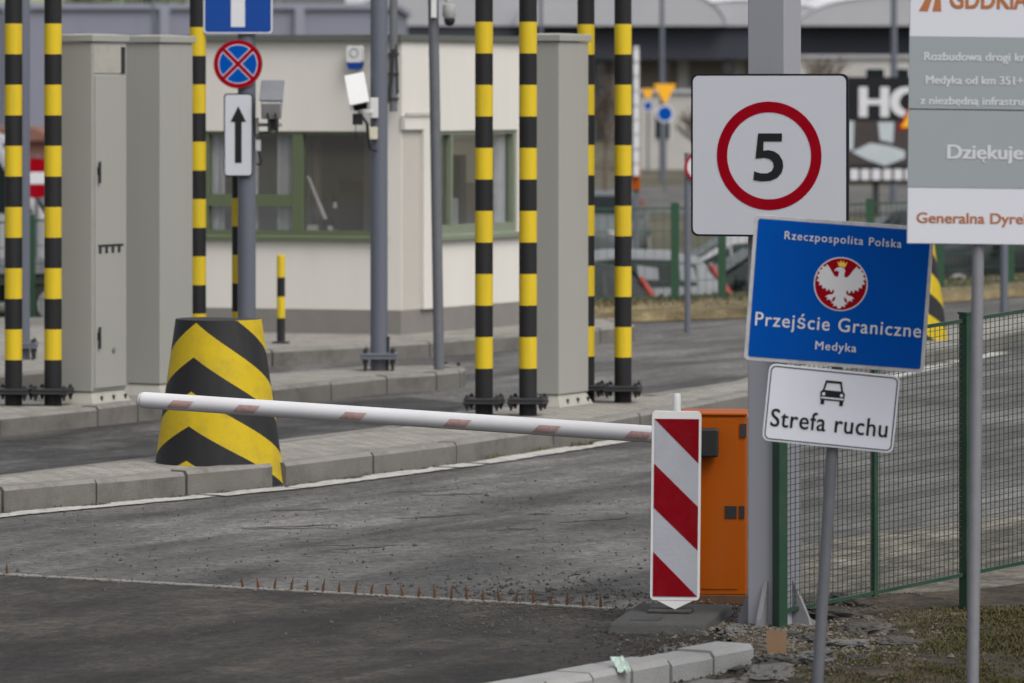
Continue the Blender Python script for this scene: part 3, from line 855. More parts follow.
pe = flanged_pole('camera_pole', 'slate grey pole with bolted flange in front of the booth corner, white camera on it', 'pole', PE, .077, 4.0, 'slate')
mb = MB(); mb.tube((.075,-.03,.0),(.085,-.03,.30),.012,n=8); mb.build('cable_stub', M['iron'], pe)
flanged_pole('slim_pole', 'slim slate pole just right of the leftmost striped post', 'pole', G(23.5, 359, .16), .06, 4.2, 'slate')
PG = G(439, 369, .16)
flanged_pole('camera_mast', 'thin galvanised mast on the end of the middle island, small dark camera on top', 'pole', PG, .047, 3.55, 'galv_dark', False, tilt=-.9)

def S_px(t_loc, cx, cy, s):
    """panel coordinates from picture coordinates, in the panel's own frame"""
    return lambda x, y: ((x-cx)/s, (cy-y)/s)

# one-way sign
s = F/ (44.1-.09)
def sign_root(name, label, cat, px, py, Y, rot=0.0, group=None):
    sc = F/Y
    t = thing(name, label, cat, ((px-512)/sc, Y, H-(py-YH)/sc), (0, R(rot), 0), group)
    return t, sc
t, s = sign_root('one_way_sign', 'square blue road sign with a white bar, topmost on the slate sign pole', 'road sign', 238, -1, 44.0)
MB().plate(rrect(70/s,70/s,.03), 0, .012).build('panel', M['galv'], t)
MB().plate(rrect(69/s,69/s,.03), -.002, -.0005).build('border', M['sign_white'], t)
MB().plate(rrect(66/s,66/s,.025), -.004, -.0025).build('face', M['sign_blue_dark'], t)
w = 7/s
MB().plate([(-w,-28/s),(w,-28/s),(w,8/s),(16/s,8/s),(0,28/s),(-16/s,8/s),(-w,8/s)], -.006, -.0045).build('arrow', M['sign_white'], t)
mb = MB(); mb.box(-.06,.10,.013,.03,-.02,.02); mb.build('bracket', M['galv_dark'], t)

t, s = sign_root('no_stopping_sign', 'round blue no stopping sign with a red cross and rim', 'road sign', 238, 64, 44.0)
r = 24.5/s
MB().plate(disc(0,0,r), 0, .012).build('panel', M['galv_dark'], t)
MB().plate(disc(0,0,r*.985), -.002, -.0005).build('rim', M['sign_red'], t)
MB().ring(0,0,r*.77,r*.80,-.0035,-.0022).build('border', M['sign_white'], t)
MB().plate(disc(0,0,r*.77), -.0038, -.0022).build('face', M['sign_blue'], t)
mb = MB()
for a in (45,-45):
    c_, s_ = math.cos(R(a)), math.sin(R(a)); l, h_ = r*.86, r*.075
    mb.plate([(c_*x-s_*z, s_*x+c_*z) for x, z in ((-l,-h_),(l,-h_),(l,h_),(-l,h_))], -.0065 if a > 0 else -.0063, -.0055)
    for o in (-1,1):
        mb.plate([(c_*x-s_*z, s_*x+c_*z) for x, z in ((-l*.89,o*h_*1.3-.003),(l*.89,o*h_*1.3-.003),(l*.89,o*h_*1.3+.003),(-l*.89,o*h_*1.3+.003))], -.0053 if a > 0 else -.0051, -.0045, 1)
mb.build('cross', [M['sign_red'], M['sign_white']], t)
mb = MB(); mb.box(-.06,.10,.013,.03,-.02,.02); mb.build('bracket', M['galv_dark'], t)

t, s = sign_root('arrow_sign', 'narrow white plate with a black upward arrow under the round sign', 'road sign', 238.3, 135, 44.0)
MB().plate(rrect(29/s,83/s,.03), 0, .012).build('panel', M['sign_black'], t)
MB().plate(rrect(26.5/s,80.5/s,.025), -.0025, -.0005).build('face', M['white_sign'], t)
MB().plate([(-3.4/s,-28/s),(3.4/s,-28/s),(3.4/s,13/s),(8/s,13/s),(0,29/s),(-8/s,13/s),(-3.4/s,13/s)], -.0045, -.003).build('arrow', M['sign_black'], t)
mb = MB(); mb.box(-.06,.10,.013,.03,-.02,.02); mb.build('bracket', M['galv_dark'], t)

# grey camera seen from behind, on an arm at the sign pole
t = thing('security_camera', 'grey security camera seen from behind, on an arm beside the arrow sign', 'camera', (SP.x, SP.y, 2.36), group='security cameras on poles')
mb = MB(); mb.box(.078,.30,-.03,.03,-.015,.015); mb.box(.078,.10,-.07,.07,-.08,.06); mb.build('arm', M['camera_grey'], t, bevel=.004)
Mc = Matrix.Translation((.215,0,.20)) @ Matrix.Rotation(R(24), 4, 'X')
mb = MB(); mb.box(-.085,.085,-.19,.19,-.085,.07, M=Mc); body = mb.build('housing', M['camera_grey'], t, bevel=.012)
mb = MB(); mb.box(-.10,.10,-.17,.24,.075,.090, M=Mc); mb.build('sun_shield', M['galv'], t, bevel=.004)
mb = MB()
for dx in (-.03, .035):
    a = Mc @ Vector((dx,-.19,-.03)); mb.path([a, a+Vector((.01,-.07,-.04)), a+Vector((.02,-.07,-.16)), Vector((.24,-.05,-.02)), Vector((.20,-.04,-.06)), Vector((.08,-.05,-.07))], .009, 8)
mb.build('cable', M['black_plastic'], t, smooth=50)
mb = MB(); mb.box(.18,.27,-.06,.04,-.05,.05); mb.build('swivel', M['black_plastic'], t, bevel=.006)
mb = MB(); mb.box(.078,.12,-.05,.0,-.22,-.13); mb.build('junction_box', M['plastic_white'], t); mb = MB(); mb.path([Vector((.10,-.03,-.22)),Vector((.125,-.03,-.30)),Vector((.115,-.03,-.34)),Vector((.085,-.03,-.33))],.009,8); mb.build('cable_loop', M['black_plastic'], t)

# white camera looking down towards the lane
pz = lambda y, Y: H-(y-YH)*Y/F
t = thing('security_camera', 'white security camera tilted down on the slate pole before the booth', 'camera', (PE.x, PE.y, pz(110, PE.y)), group='security cameras on poles')
mb = MB(); mb.box(-.075,-.005,-.11,-.078,-.07,.11); mb.build('bracket_plate', M['plastic_white'], t, bevel=.004)
mb = MB(); mb.box(-.19,-.05,-.14,-.10,-.03,.0); mb.build('arm', M['plastic_white'], t, bevel=.004)
Mc = Matrix.Translation((-.185,-.16,.155)) @ Matrix.Rotation(R(-12),4,'Y') @ Matrix.Rotation(R(48), 4, 'X')
mb = MB(); mb.box(-.07,.07,-.16,.16,-.06,.06, M=Mc); mb.build('housing', M['plastic_white'], t, bevel=.012)
mb = MB(); mb.box(-.088,.088,-.20,.16,.065,.08, M=Mc); mb.box(-.088,-.08,-.20,.16,-.01,.065, M=Mc); mb.box(.08,.088,-.20,.16,-.01,.065, M=Mc); mb.build('sun_shield', M['plastic_white'], t, bevel=.004)
mb = MB(); mb.box(-.058,.058,-.164,-.161,-.05,.05, M=Mc); mb.build('lens_window', M['car_glass'], t)
mb = MB(); mb.box(-.23,-.14,-.19,-.10,-.13,-.03); mb.build('swivel', M['black_plastic'], t, bevel=.008)
mb = MB(); mb.path([Vector((-.15,-.16,-.05)),Vector((-.10,-.17,-.12)),Vector((-.09,-.15,-.26)),Vector((-.075,-.13,-.34)),Vector((-.02,-.10,-.36))],.014,8); mb.path([Vector((-.205,-.14,-.12)),Vector((-.20,-.14,-.27))],.004,6); mb.build('cable', M['black_plastic'], t)
mb = MB(); mb.box(-.10,-.01,-.12,-.078,-.26,-.15); mb.build('junction_box', mat('beige_plastic',(.5,.47,.36),.5), t, bevel=.004)

# small camera on top of the thin mast
top = Vector((PG.x - .05, PG.y, pz(18, PG.y)))
t = thing('security_camera', 'small dark camera hanging beside the top of the galvanised mast', 'camera', top, group='security cameras on poles')
mb = MB(); mb.box(-.02,.03,-.09,-.05,.0,.25); mb.build('mount_box', M['plastic_white'], t, bevel=.004)
mb = MB(); mb.path([Vector((.02,-.06,.17)),Vector((.09,-.06,.19)),Vector((.13,-.06,.15))],.02,8); mb.build('arm', M['camera_grey'], t)
mb = MB(); mb.lathe([(.05,.12),(.055,.11),(.06,.02),(.05,0)],20,c=(.14,-.08)); mb.build('housing', M['camera_grey'], t, smooth=40)
mb = MB(); mb.lathe([(.048,-.002),(.05,-.03),(.035,-.06),(.005,-.07)][::-1],20,c=(.145,-.09)); mb.build('lens_window', M['black_plastic'], t, smooth=60)

# loose anchor plate past the end of the island
t = thing('anchor_plate', 'rusty anchor plate with two upright bolts at the end of the middle island', 'anchor plate', G(452, 381, 0))
mb = MB(); mb.box(-.10,.10,-.10,.10,0,.05); mb.build('plate', M['stone'], t, bevel=.01)
for dx in (-.06,.06):
    mb = MB(); mb.tube((dx,0,.05),(dx,0,.17),.016,n=8); mb.tube((dx,0,.06),(dx,0,.09),.03,n=6); mb.build('bolt', M['iron'], t)

# short striped bollard before the booth
t = thing('bollard', 'short yellow and black bollard on the pavement below the booth window', 'bollard', G(281, 343, .16))
MB().lathe([(.04,0,0),(.04,.245,1),(.04,.455,0),(.04,.645,1),(.04,.86,1),(.035,.865,1)],20).build('pole', [M['black'], M['yellow']], t, smooth=40)
MB().lathe([(.09,0),(.09,.012),(.05,.02)],20).build('base', M['iron'], t)

# ================================================================== BOOTH
def booth():
    C0 = Vector((-1.12, 52.8, 0.156))
    t = thing('booth', 'cream rendered control booth with green framed windows and grey plinth', 'building', C0)
    dr = Vector((.49,.872,0)).normalized(); dl = Vector((-.95,.31,0)).normalized()
    LR, LL = 3.4, 3.0
    z0, zp, zt = 0.0, .245, 2.985
    wz0, wz1 = .985, 2.06
    def frame(d, inward):
        # local (t along, e inward depth, z) -> booth coordinates
        return lambda a, e, z: d*a + inward*e + Vector((0,0,z))
    inr = Vector((-dr.y, dr.x, 0)); inl = Vector((-dl.y, dl.x, 0))*-1
    if inl.y < 0: inl = -inl
    fr, fl = frame(dr, inr), frame(dl, inl)
    def bx(mb, f, a0, a1, e0, e1, z0, z1, mi=0):
        vs = [f(a,e,z) for z in (z0,z1) for a, e in ((a0,e0),(a1,e0),(a1,e1),(a0,e1))]
        mb.add(vs, [(3,2,1,0),(4,5,6,7),(0,1,5,4),(1,2,6,5),(2,3,7,6),(3,0,4,7)], mi)
    th = .22
    # walls with window openings
    mb = MB()
    wr = (.70, 2.40); wl = (.20, 2.15)
    for f, L_, w, zb in ((fr, LR, wr, wz0), (fl, LL, wl, wz0)):
        bx(mb, f, 0, w[0], 0, th, zp, zt); bx(mb, f, w[1], L_, 0, th, zp, zt)
        bx(mb, f, w[0], w[1], 0, th, zp, zb); bx(mb, f, w[0], w[1], 0, th, wz1, zt)
    # hidden back walls
    bl = dl*LL; brr = dr*LR; far = bl + dr*LR
    def wall(a, b):
        d = (b-a).normalized(); nn = Vector((-d.y,d.x,0))*.1
        q = [a, b, b+nn, a+nn]
        for za, zb_ in ((zp, .985), (2.06, zt)):      # opening added on the hidden sides to let daylight in
            mb.add([p+Vector((0,0,za)) for p in q]+[p+Vector((0,0,zb_)) for p in q], [(3,2,1,0),(4,5,6,7),(0,1,5,4),(1,2,6,5),(2,3,7,6),(3,0,4,7)])
    wall(brr, far); wall(far, bl)
    me = mb.build('wall', M['render'], t)
    bm = bmesh.new(); bm.from_mesh(me.data); bmesh.ops.recalc_face_normals(bm, faces=bm.faces[:]); bm.to_mesh(me.data); bm.free()
    # right face: flat panel with niche shade in its colour, and pilaster
    mb = MB(); bx(mb, fr, .02, .36, -.004, -.001, zp+.0, wz1+.0); mb.build('niche', M['render_shade'], t)
    mb = MB(); bx(mb, fr, .36, .62, -.05, -.001, zp, 2.22); bx(mb, fr, -.02, .36, -.05, -.001, wz1+.02, 2.22); mb.build('pilaster', M['render'], t)
    mb = MB(); bx(mb, fr, -.02, .64, -.075, -.052, 2.225, 2.25); bx(mb, fr, .585, .60, -.056, -.051, zp, 2.21); mb.build('ledge', M['render_shade'], t)
    mb = MB(); mb.prism([tuple((f(a,e,0)).xy) for f,a,e in ((fl,LL+.02,-.02),(fl,0,-.025),(fr,LR+.02,-.025))] + [tuple((far).xy)], -.1, zp); mb.build('plinth', M['plinth'], t)
    ov = .06
    mb = MB(); mb.prism([tuple((f(a,e,0)).xy) for f,a,e in ((fl,LL+ov,-ov),(fl,-.02,-ov-.02),(fr,LR+ov,-ov))] + [tuple((far*1.01).xy)], zt, zt+.06); mb.build('roof', M['flashing'], t)
    mb = MB(); mb.prism([tuple((f(a,e,0)).xy) for f,a,e in ((fl,LL,.05),(fl,.05,.05),(fr,LR,.05))] + [tuple((far).xy)], .0, .2); mb.build('floor', M['inside'], t)
    mb = MB(); bx(mb, fl, .3, LL-.5, 1.9, 1.95, .2, zt); mb.build('inner_wall', M['inside'], t)
    # left window: thick frame, mullion, transom in the left half
    mb = MB(); a0, a1 = wl
    g = .05
    bx(mb, fl, a0, a1, .02, .12, wz0, wz0+.06); bx(mb, fl, a0, a1, .02, .12, wz1-.03, wz1)
    bx(mb, fl, a0, a0+g, .02, .12, wz0+.06, wz1-.03); bx(mb, fl, a1-.035, a1, .02, .12, wz0+.06, wz1-.03)
    bx(mb, fl, 1.08, 1.19, .018, .12, wz0+.06, wz1-.03)
    bx(mb, fl, 1.18, a1-.035, .022, .12, 1.29, 1.41)
    w1 = mb.build('window', M['win_green'], t)
    for pa0, pa1, pz0, pz1 in ((a0+g,1.08,wz0+.06,wz1-.03),(1.18,a1-.035,1.41,wz1-.03),(1.18,a1-.035,wz0+.06,1.29)):
        mb = MB(); bx(mb, fl, pa0, pa1, .07, .076, pz0, pz1); mb.build('pane', M['glass'], w1)
    mb = MB(); bx(mb, fl, a0-.05, a1+.05, -.06, .02, wz0-.04, wz0-.001); mb.build('sill', M['win_green'], w1)
    # right window
    mb = MB(); a0, a1 = wr
    bx(mb, fr, a0, a1, .02, .12, wz0, wz0+.10); bx(mb, fr, a0, a1, .02, .12, wz1-.04, wz1)
    bx(mb, fr, a0, a0+.03, .02, .12, wz0+.1, wz1-.04); bx(mb, fr, a1-.05, a1, .02, .12, wz0+.1, wz1-.04)
    bx(mb, fr, 1.035, 1.07, .018, .12, wz0+.1, wz1-.04)
    w2 = mb.build('window', M['win_pale'], t)
    for pa0, pa1 in ((a0+.03,1.035),(1.07,a1-.05)):
        mb = MB(); bx(mb, fr, pa0, pa1, .07, .076, wz0+.1, wz1-.04); mb.build('pane', M['glass'], w2)
    mb = MB(); bx(mb, fr, a0-.05, a1+.05, -.06, .02, wz0-.05, wz0-.001); mb.build('sill', M['win_pale'], w2)
    mb = MB(); q = fr(1.9, .1, zt+.06); mb.box(q.x-.05,q.x+.05,q.y-.05,q.y+.05,q.z,q.z+.07); mb.build('roof_lamp', M['plastic_white'], t, bevel=.02)
    # curtains and office things behind the panes
    def curtain(f, aa, ab, e, zlo, zhi):
        mb = MB(); n_ = 40
        vs = []
        for i in range(n_+1):
            a = aa+(ab-aa)*i/n_; ee = e+.018*math.sin(i*1.3)+.01*math.sin(i*2.9)+.02
            vs += [f(a, ee, zlo), f(a, ee, zhi)]
        mb.add(vs, [(2*i,2*i+2,2*i+3,2*i+1) for i in range(n_)])
        mb.build('curtain', M['curtain'], t, smooth=60)
    curtain(fl, 1.20, 1.40, .12, .9, 2.1); curtain(fl, 1.62, 1.80, .14, .9, 2.1); curtain(fl, 1.98, 2.15, .12, .9, 2.1)
    curtain(fr, 2.12, 2.33, .10, .9, 2.1)
    # blinds, boxes standing in for reflections, a desk, a seated worker's chair and papers
    mb = MB(); bx(mb, fl, 1.2, 2.15, .55, .60, .9, 2.1); mb.build('blind', M['blind'], t)
    mb = MB(); bx(mb, fl, .36, .52, .30, .36, .9, 2.05); bx(mb, fl, .98, 1.06, .26, .30, .9, 2.05); mb.build('drape', M['drape'], t)
    mb = MB(); bx(mb, fl, .3, 1.9, .5, 1.1, .9, .96); bx(mb, fl, .35, .45, .55, 1.0, .2, .9); bx(mb, fl, .55, .95, .75, .82, .9, 1.55); mb.build('desk', M['inside_dark'], t)
    mb = MB(); bx(mb, fl, .58, .90, .40, .44, 1.05, 1.42); mb.build('monitor', M['inside_dark'], t)
    mb = MB(); mb.tube(fl(1.075, .16, 1.60), fl(.885, .16, 1.16), .016, .020, 8); mb.build('lamp_arm', M['plastic_white'], t)
    mb = MB(); bx(mb, fl, .97, 1.075, .14, .2, 1.045, 1.10); mb.build('paper', M['plastic_white'], t)
    mb = MB(); mb.tube(fl(.845,.2,1.02), fl(.845,.2,1.09), .03, .03, 12); mb.tube(fl(.83,.3,1.27), fl(.83,.3,1.33), .028, .02, 12); mb.build('cup', M['plastic_white'], t)
    mb = MB()
    for k, (a_, w_, zt2) in enumerate(((.80,.12,1.75),(1.0,.14,1.45),(1.22,.10,1.9),(1.42,.22,1.35),(1.75,.12,1.8),(1.95,.18,1.5))): bx(mb, fr, a_, a_+w_, .28+.04*(k%3), .5, .9, zt2, k % 3)
    mb.build('reflection_box', [M['blind'], M['inside_dark'], M['drape']], t)  # tinted boxes added to imitate blue-grey reflections in the pane
    return t
booth()

# alarm siren on the booth wall
Yw = 52.95
t = thing('alarm_siren', 'white alarm siren with blue base high on the booth wall', 'siren', ((356-512)*52.9/F, 52.87, pz(58,52.9)), (0,0,R(-18)))
MB().plate(rrect(.165,.17,.025,cz=.04), -.06, .02).build('housing', M['plastic_white'], t, bevel=.008)
MB().plate([(-.06,-.115),(.06,-.115),(.08,-.06),(.08,-.046),(-.08,-.046),(-.08,-.06)], -.055, .02).build('lens', M['sign_blue_dark'], t)
MB().ring(0,.05,.040,.047,-.064,-.0605).build('emblem_ring', M['galv_dark'], t)
# antenna mast and cable box at the booth corner
t = thing('antenna_mast', 'dark cable mast with grey boxes clamped to the booth corner', 'mast', ((393.5-512)*52.6/F, 52.55, 0.0))
mb = MB(); mb.tube((.0,0,2.42),(.0,0,4.1),.042,n=16); mb.build('pole', M['galv_dark'], t, smooth=40)
mb = MB(); mb.box(-.12,-.02,-.0,.12,2.62,3.02); mb.build('cable_box', M['camera_grey'], t, bevel=.006)
mb = MB(); mb.path([Vector((.0,-.05,3.05)),Vector((-.02,-.06,2.75)),Vector((-.06,-.06,2.52)),Vector((-.12,-.05,2.44)),Vector((-.2,-.02,2.40))],.02,8); mb.path([Vector((.03,-.03,3.1)),Vector((.045,-.03,2.6))],.012,8); mb.build('cable', M['black_plastic'], t)
mb = MB()
for z in (2.55,2.8,3.0): mb.box(-.055,.055,-.05,.20,z-.012,z+.012)
mb.build('clamp', M['iron'], t)

# ================================================================== BARRIER
HC = G(717, 604)
hx = Vector((1.105, 27.35, 0))
t = thing('barrier_cabinet', 'orange barrier cabinet behind the red and white marker board', 'barrier cabinet', (1.065, 27.35, 0), (0,0,R(-4)))
mb = MB(); mb.box(-.17,.17,-.18,.18,.05,.985); mb.build('body', M['orange'], t, bevel=.006)
mb = MB(); mb.box(-.175,.175,-.19,.185,.986,1.0); mb.build('lid', M['orange'], t, bevel=.006)
mb = MB(); mb.box(-.18,.18,-.19,.19,0,.05); mb.build('base', M['rust'], t, bevel=.004)
mb = MB(); mb.box(-.165,.126,-.185,-.181,.08,.97); d = mb.build('door', M['orange'], t, bevel=.003)
mb = MB(); mb.box(.06,.122,-.189,-.1855,.45,.515); mb.build('sticker', M['sticker'], d)
mb = MB(); mb.box(.134,.162,-.185,-.181,.45,.515); mb.build('sticker', M['sticker'], t)
mb = MB(); mb.box(.140,.172,-.188,-.181,.875,.945); mb.build('hinge', M['iron'], t)
mb = MB(); mb.tube((-.04,-.185,.85),(-.04,-.205,.85),.06,n=16); mb.box(-.125,.028,-.28,-.205,.775,.925); mb.build('arm_mount', M['black_plastic'], t, bevel=.012)

A = Vector((1.0, 27.02, .885)); 
pR = Vector(((648-512)*27.2/F, 27.2, H-(434-YH)*27.2/F)); pL = Vector(((143-512)*28.55/F, 28.55, H-(400-YH)*28.55/F))
dv = (pR-pL).normalized()
root = thing('boom_barrier', 'white barrier arm with faded red patches lying across the lane', 'barrier arm', pR)
root.rotation_euler = dv.to_track_quat('X','Z').to_euler()
L = (pR-pL).length
mb = MB()
mb.tube((-L,0,0),(.28,0,0),.045,.045,32)
o = mb.build('arm', M['arm_white'], root, smooth=40, bevel=.006)
mb = MB(); mb.tube((-L-.012,0,0),(-L-.001,0,0),.040,.043,24); mb.build('end_cap', M['plastic_white'], root)
for px in (180, 249, 358, 463, 551, 640):
    # patches wrapped round the front of the tube
    u0 = -L*(648-px)/(648-139)
    for sgn in (0,):
        mb = MB(); n_ = 10; rr = .0462
        vs = []
        for i in range(n_+1):
            a = R(-38 + 56*i/n_)           # angle from the front (-Y) up
            x0 = u0 - .075 + .045*i/n_; x1 = x0 + .130
            vs += [(x0, -rr*math.cos(a), rr*math.sin(a)), (x1, -rr*math.cos(a), rr*math.sin(a))]
        mb.add(vs, [(2*i,2*i+1,2*i+3,2*i+2) for i in range(n_)])
        mb.build('reflector_patch', M['faded_red'], root, smooth=60)

# marker board on its rubber foot
bY = 26.15; bs = F/bY
t = thing('marker_board', 'red and white striped marker board standing before the orange cabinet', 'traffic marker', ((674.5-512)/bs, bY, 0), (0, R(.6), 0))
zb = lambda y: H-(y-YH)/bs
bw = 49.5/bs; bz0, bz1 = zb(600), zb(411)
cz = (bz0+bz1)/2
MB().plate(rrect(bw, bz1-bz0, .022, cz=cz), -.02, .02).build('board', M['plastic_white'], t, bevel=.003)
MB().plate([(-.105,bz0+.006),(0,bz0-.045),(.105,bz0+.006)], -.018, .018).build('stem', M['plastic_white'], t)
fw = bw/2-.013; zz = lambda v: zb(380+v/2.255)
MB().plate([(-fw,zz(487)),(fw,zz(487)),(fw,zz(87)),(-fw,zz(87))], -.0225, -.0205).build('face', M['white_board'], t)
for pts in ([(-fw,zz(87)),(fw,zz(187)),(fw,zz(87))], [(-fw,zz(287)),(fw,zz(383)),(fw,zz(285)),(-fw,zz(188))], [(-fw,zz(487)),(fw,zz(487)),(-fw,zz(387))]):
    MB().plate(pts, -.0245, -.0228).build('stripe', M['board_red'], t)
mb = MB(); mb.lathe([(.02,bz1),(.02,bz1+.075),(.016,bz1+.088)],20); mb.build('lamp_socket', M['plastic_white'], t, smooth=40)
ft = thing('rubber_foot', 'dark grey rubber foot under the striped marker board', 'sign foot', (.80, 26.12, 0), (0,0,R(-10)))
mb = MB()
mb.frustum(.25,.52,.235,.49,.0,.062)
mb.build('base', M['rubber'], ft, bevel=.012)
for y0_ in (-.38, .22):
    mb = MB(); mb.box(-.15,-.01,y0_,y0_+.14,.0622,.0645); mb.build('slot', M['iron'], ft)
mb = MB(); mb.box(-.12,.10,-.03,.11,.0625,.080); mb.build('socket', M['rubber'], ft, bevel=.006)

# ================================================================== COLUMN, FENCE
cY = 26.0
t = thing('gantry_column', 'pale grey square steel column behind the speed limit sign', 'column', ((774.5-512)*cY/F, cY, 0), (0,0,-ROAD_ANG))
cw = .102
mb = MB(); mb.box(-cw,cw,-cw,cw,.02,4.2); mb.build('shaft', M['column'], t, bevel=.008)
mb = MB(); mb.box(-.19,.19,-.19,.19,0,.02); mb.build('base_plate', M['galv_dark'], t, bevel=.003)
for sx, sy in ((-1,0),(1,0),(0,-1),(0,1)):
    mb = MB()
    if sx: mb.plate([(sx*cw,.02),(sx*.20,.02),(sx*.19,.06),(sx*cw,.25)] if sx > 0 else [(-cw,.02),(-cw,.25),(-.19,.06),(-.20,.02)], -.012, .012)
    else:
        q = [(sy*cw,.02),(sy*.20,.02),(sy*.19,.06),(sy*cw,.25)]
        vs = [(-.012,a,b) for a,b in q]+[(.012,a,b) for a,b in q]
        mb.add(vs, [(0,1,2,3),(7,6,5,4),(0,4,5,1),(1,5,6,2),(2,6,7,3),(3,7,4,0)])
    mb.build('gusset', M['gusset'], t)

def mesh_fence():
    t = thing('mesh_fence', 'dark green welded mesh fence on the grassy verge', 'fence', fence_a, (0,0,math.atan2(fd.y, fd.x)))
    L1 = (fence_b-fence_a).length
    def z0(a): return .09 + .115*a/L1 + 0.006
    hgt = 1.30
    posts = [(0, -.02, 1.44, .028), (L1, -.05, 1.54, .03), (2*L1, -.05, 1.66, .03)]
    for a, zb_, zt_, w in posts:
        mb = MB(); mb.box(a-w,a+w,-w,w,zb_,zt_); p = mb.build('post', M['green_paint'], t, bevel=.004)
        mb = MB(); mb.box(a-w-.004,a+w+.004,-w-.004,w+.004,zt_,zt_+.012); mb.build('post_cap', M['green_paint'], p)
    for a0, a1 in ((.035, L1-.036), (L1+.036, 2*L1-.036)):
        mb = MB()
        for k in range(2):
            zz0 = (z0(a0), z0(a1)) if k == 0 else (z0(a0)+hgt, z0(a1)+hgt)
            vs = [(a, y, z+dz) for a, z in ((a0,zz0[0]),(a1,zz0[1])) for y, dz in ((-.009,-.009),(.009,-.009),(.009,.009),(-.009,.009))]
            mb.add(vs, [(0,1,2,3),(7,6,5,4),(0,4,5,1),(1,5,6,2),(2,6,7,3),(3,7,4,0)])
        mid = (a0+a1)/2
        if a0 < L1: mb.box(mid-.013,mid+.013,-.013,.013,z0(mid)-.02,z0(mid)+hgt-.0095)
        if a0 > L1:
            for ax in (a0+.012, a1-.012): mb.box(ax-.011,ax+.011,-.008,.008,z0(ax)-.0085,z0(ax)+hgt+.0085)
        mb.build('panel_frame', M['green_paint'], t)
        mb = MB(); st = .031
        n_ = int((a1-a0)/st)
        r_ = .0020
        for k in range(1, n_):
            a = a0+(a1-a0)*k/n_; j = random.uniform(-.0015,.0015)
            mb.tube((a+j,-.003,z0(a)),(a-j,-.003,z0(a)+hgt), r_, n=4, caps=False)
        k = 1
        while k*st < hgt:
            j = random.uniform(-.001,.001)
            mb.tube((a0,.001,z0(a0)+k*st+j),(a1,.001,z0(a1)+k*st-j), r_, n=4, caps=False); k += 1
        mb.build('wire_mesh', M['green_wire'], t)
    return t
mesh_fence()
# stub of a dark strut behind the fence post
t = thing('cardboard_piece', 'small brown cardboard piece leaning at the foot of the green fence post', 'cardboard', G(777, 660) + Vector((0,0,.022)), (R(-12), 0, R(4)))
MB().plate([(-.046,0),(.044,.0),(.048,.115),(-.05,.12)], -.003, .003).build('sheet', M['cardboard'], t)
# fallen wire prop
t = thing('fence_brace', 'short dark brace leaning inside the mesh fence near its first post', 'brace', fence_a + fd*.08 + Vector((fd.y*-.12, fd.x*.12, 0)))
mb = MB(); mb.tube((0,0,.0),(0,0,.86),.013,n=8); mb.tube((0,0,.86),(.05,0,.80),.012,n=8); mb.build('rod', M['galv_dark'], t)

# ================================================================== FOREGROUND SIGNS
# speed limit sign on the column
sY = 25.78
t, s = sign_root('speed_limit_sign', 'large square white sign with a black 5 in a red ring', 'road sign', 769.2, 155.3, sY)
t.rotation_euler = (0, 0, R(-18.5)); kx = 1/math.cos(R(18.5))
MB().plate(rrect(154.5*kx/s, 163/s, .035), 0, .02).build('panel', M['sign_black'], t)
MB().plate(rrect(150.5*kx/s, 159/s, .03), -.003, -.0005).build('face', M['white_sign'], t)
MB().ring(0,-.5/s, 43.5/s, 54.3/s, -.0045, -.0032, 64).build('red_ring', M['sign_red'], t)
five = [(344,400),(426,400),(426,424),(372,424),(371,452),(385,450),(403,454),(418,464),(428,482),(430,500),(425,518),(412,533),(392,542),(365,544),(342,540),(344,514),(362,520),(382,520),(396,513),(402,500),(400,487),(390,477),(374,473),(348,476)]
five = [(356,400)] + five[1:]
MB().plate([((640+px/3-769.2)*kx/s, (155.3-py/3)/s) for px, py in reversed(five)], -.0058, -.0046).build('numeral', M['sign_black'], t)
mb = MB(); mb.box(-.30,.30,.021,.045,.20,.24); mb.box(-.30,.30,.021,.045,-.24,-.20); mb.build('rail', M['galv_dark'], t)

# pole with the border sign and the traffic zone sign
pY = 23.0; ps = F/pY
base = Vector(((816.5-512)/ps, pY, 0))
t = thing('sign_pole', 'thin grey steel pole leaning right under the blue border sign', 'pole', base, (0, R(3.55), 0))
mb = MB(); mb.tube((0,0,-.05),(0,0,2.05),.026,n=20); mb.build('pole', M['galv_dark'], t, smooth=40)
mb = MB(); mb.lathe([(.028,2.05),(.028,2.07),(.01,2.075)],16); mb.build('cap', M['black_plastic'], t)

bYs = pY-.05
t, s = sign_root('border_sign', 'blue sign with white lettering and a white eagle in a red disc', 'road sign', 839.3, 293.8, bYs, 4.3)
w, h = 180.5/s, 146/s
MB().plate(rrect(w, h, .022), 0, .018).build('frame', M['frame_grey'], t, bevel=.003)
MB().plate(rrect(w-.034, h-.034, .012), -.003, -.0005).build('face', M['sign_blue'], t)
lettering('Rzeczpospolita Polska', 8.6/s, M['sign_white'], t, -.3/s, 50.5/s, -.0045, width=117/s, bold=.006, space=1.16)
lettering('Przejście Graniczne', 14.2/s, M['sign_white'], t, 1.2/s, -37.5/s, -.0045, width=166/s, bold=.008, space=1.12)
lettering('Medyka', 8.8/s, M['sign_white'], t, .5/s, -57/s, -.0045, width=41/s, bold=.006, space=1.12)
cx, cz, r = .6/s, 9.8/s, 27/s
em = MB(); em.plate(disc(cx,cz,r), -.0040, -.0032); em = em.build('emblem_border', M['sign_white'], t)
MB().plate(disc(cx,cz,r*.955), -.0052, -.0042).build('emblem_field', M['sign_red'], em)
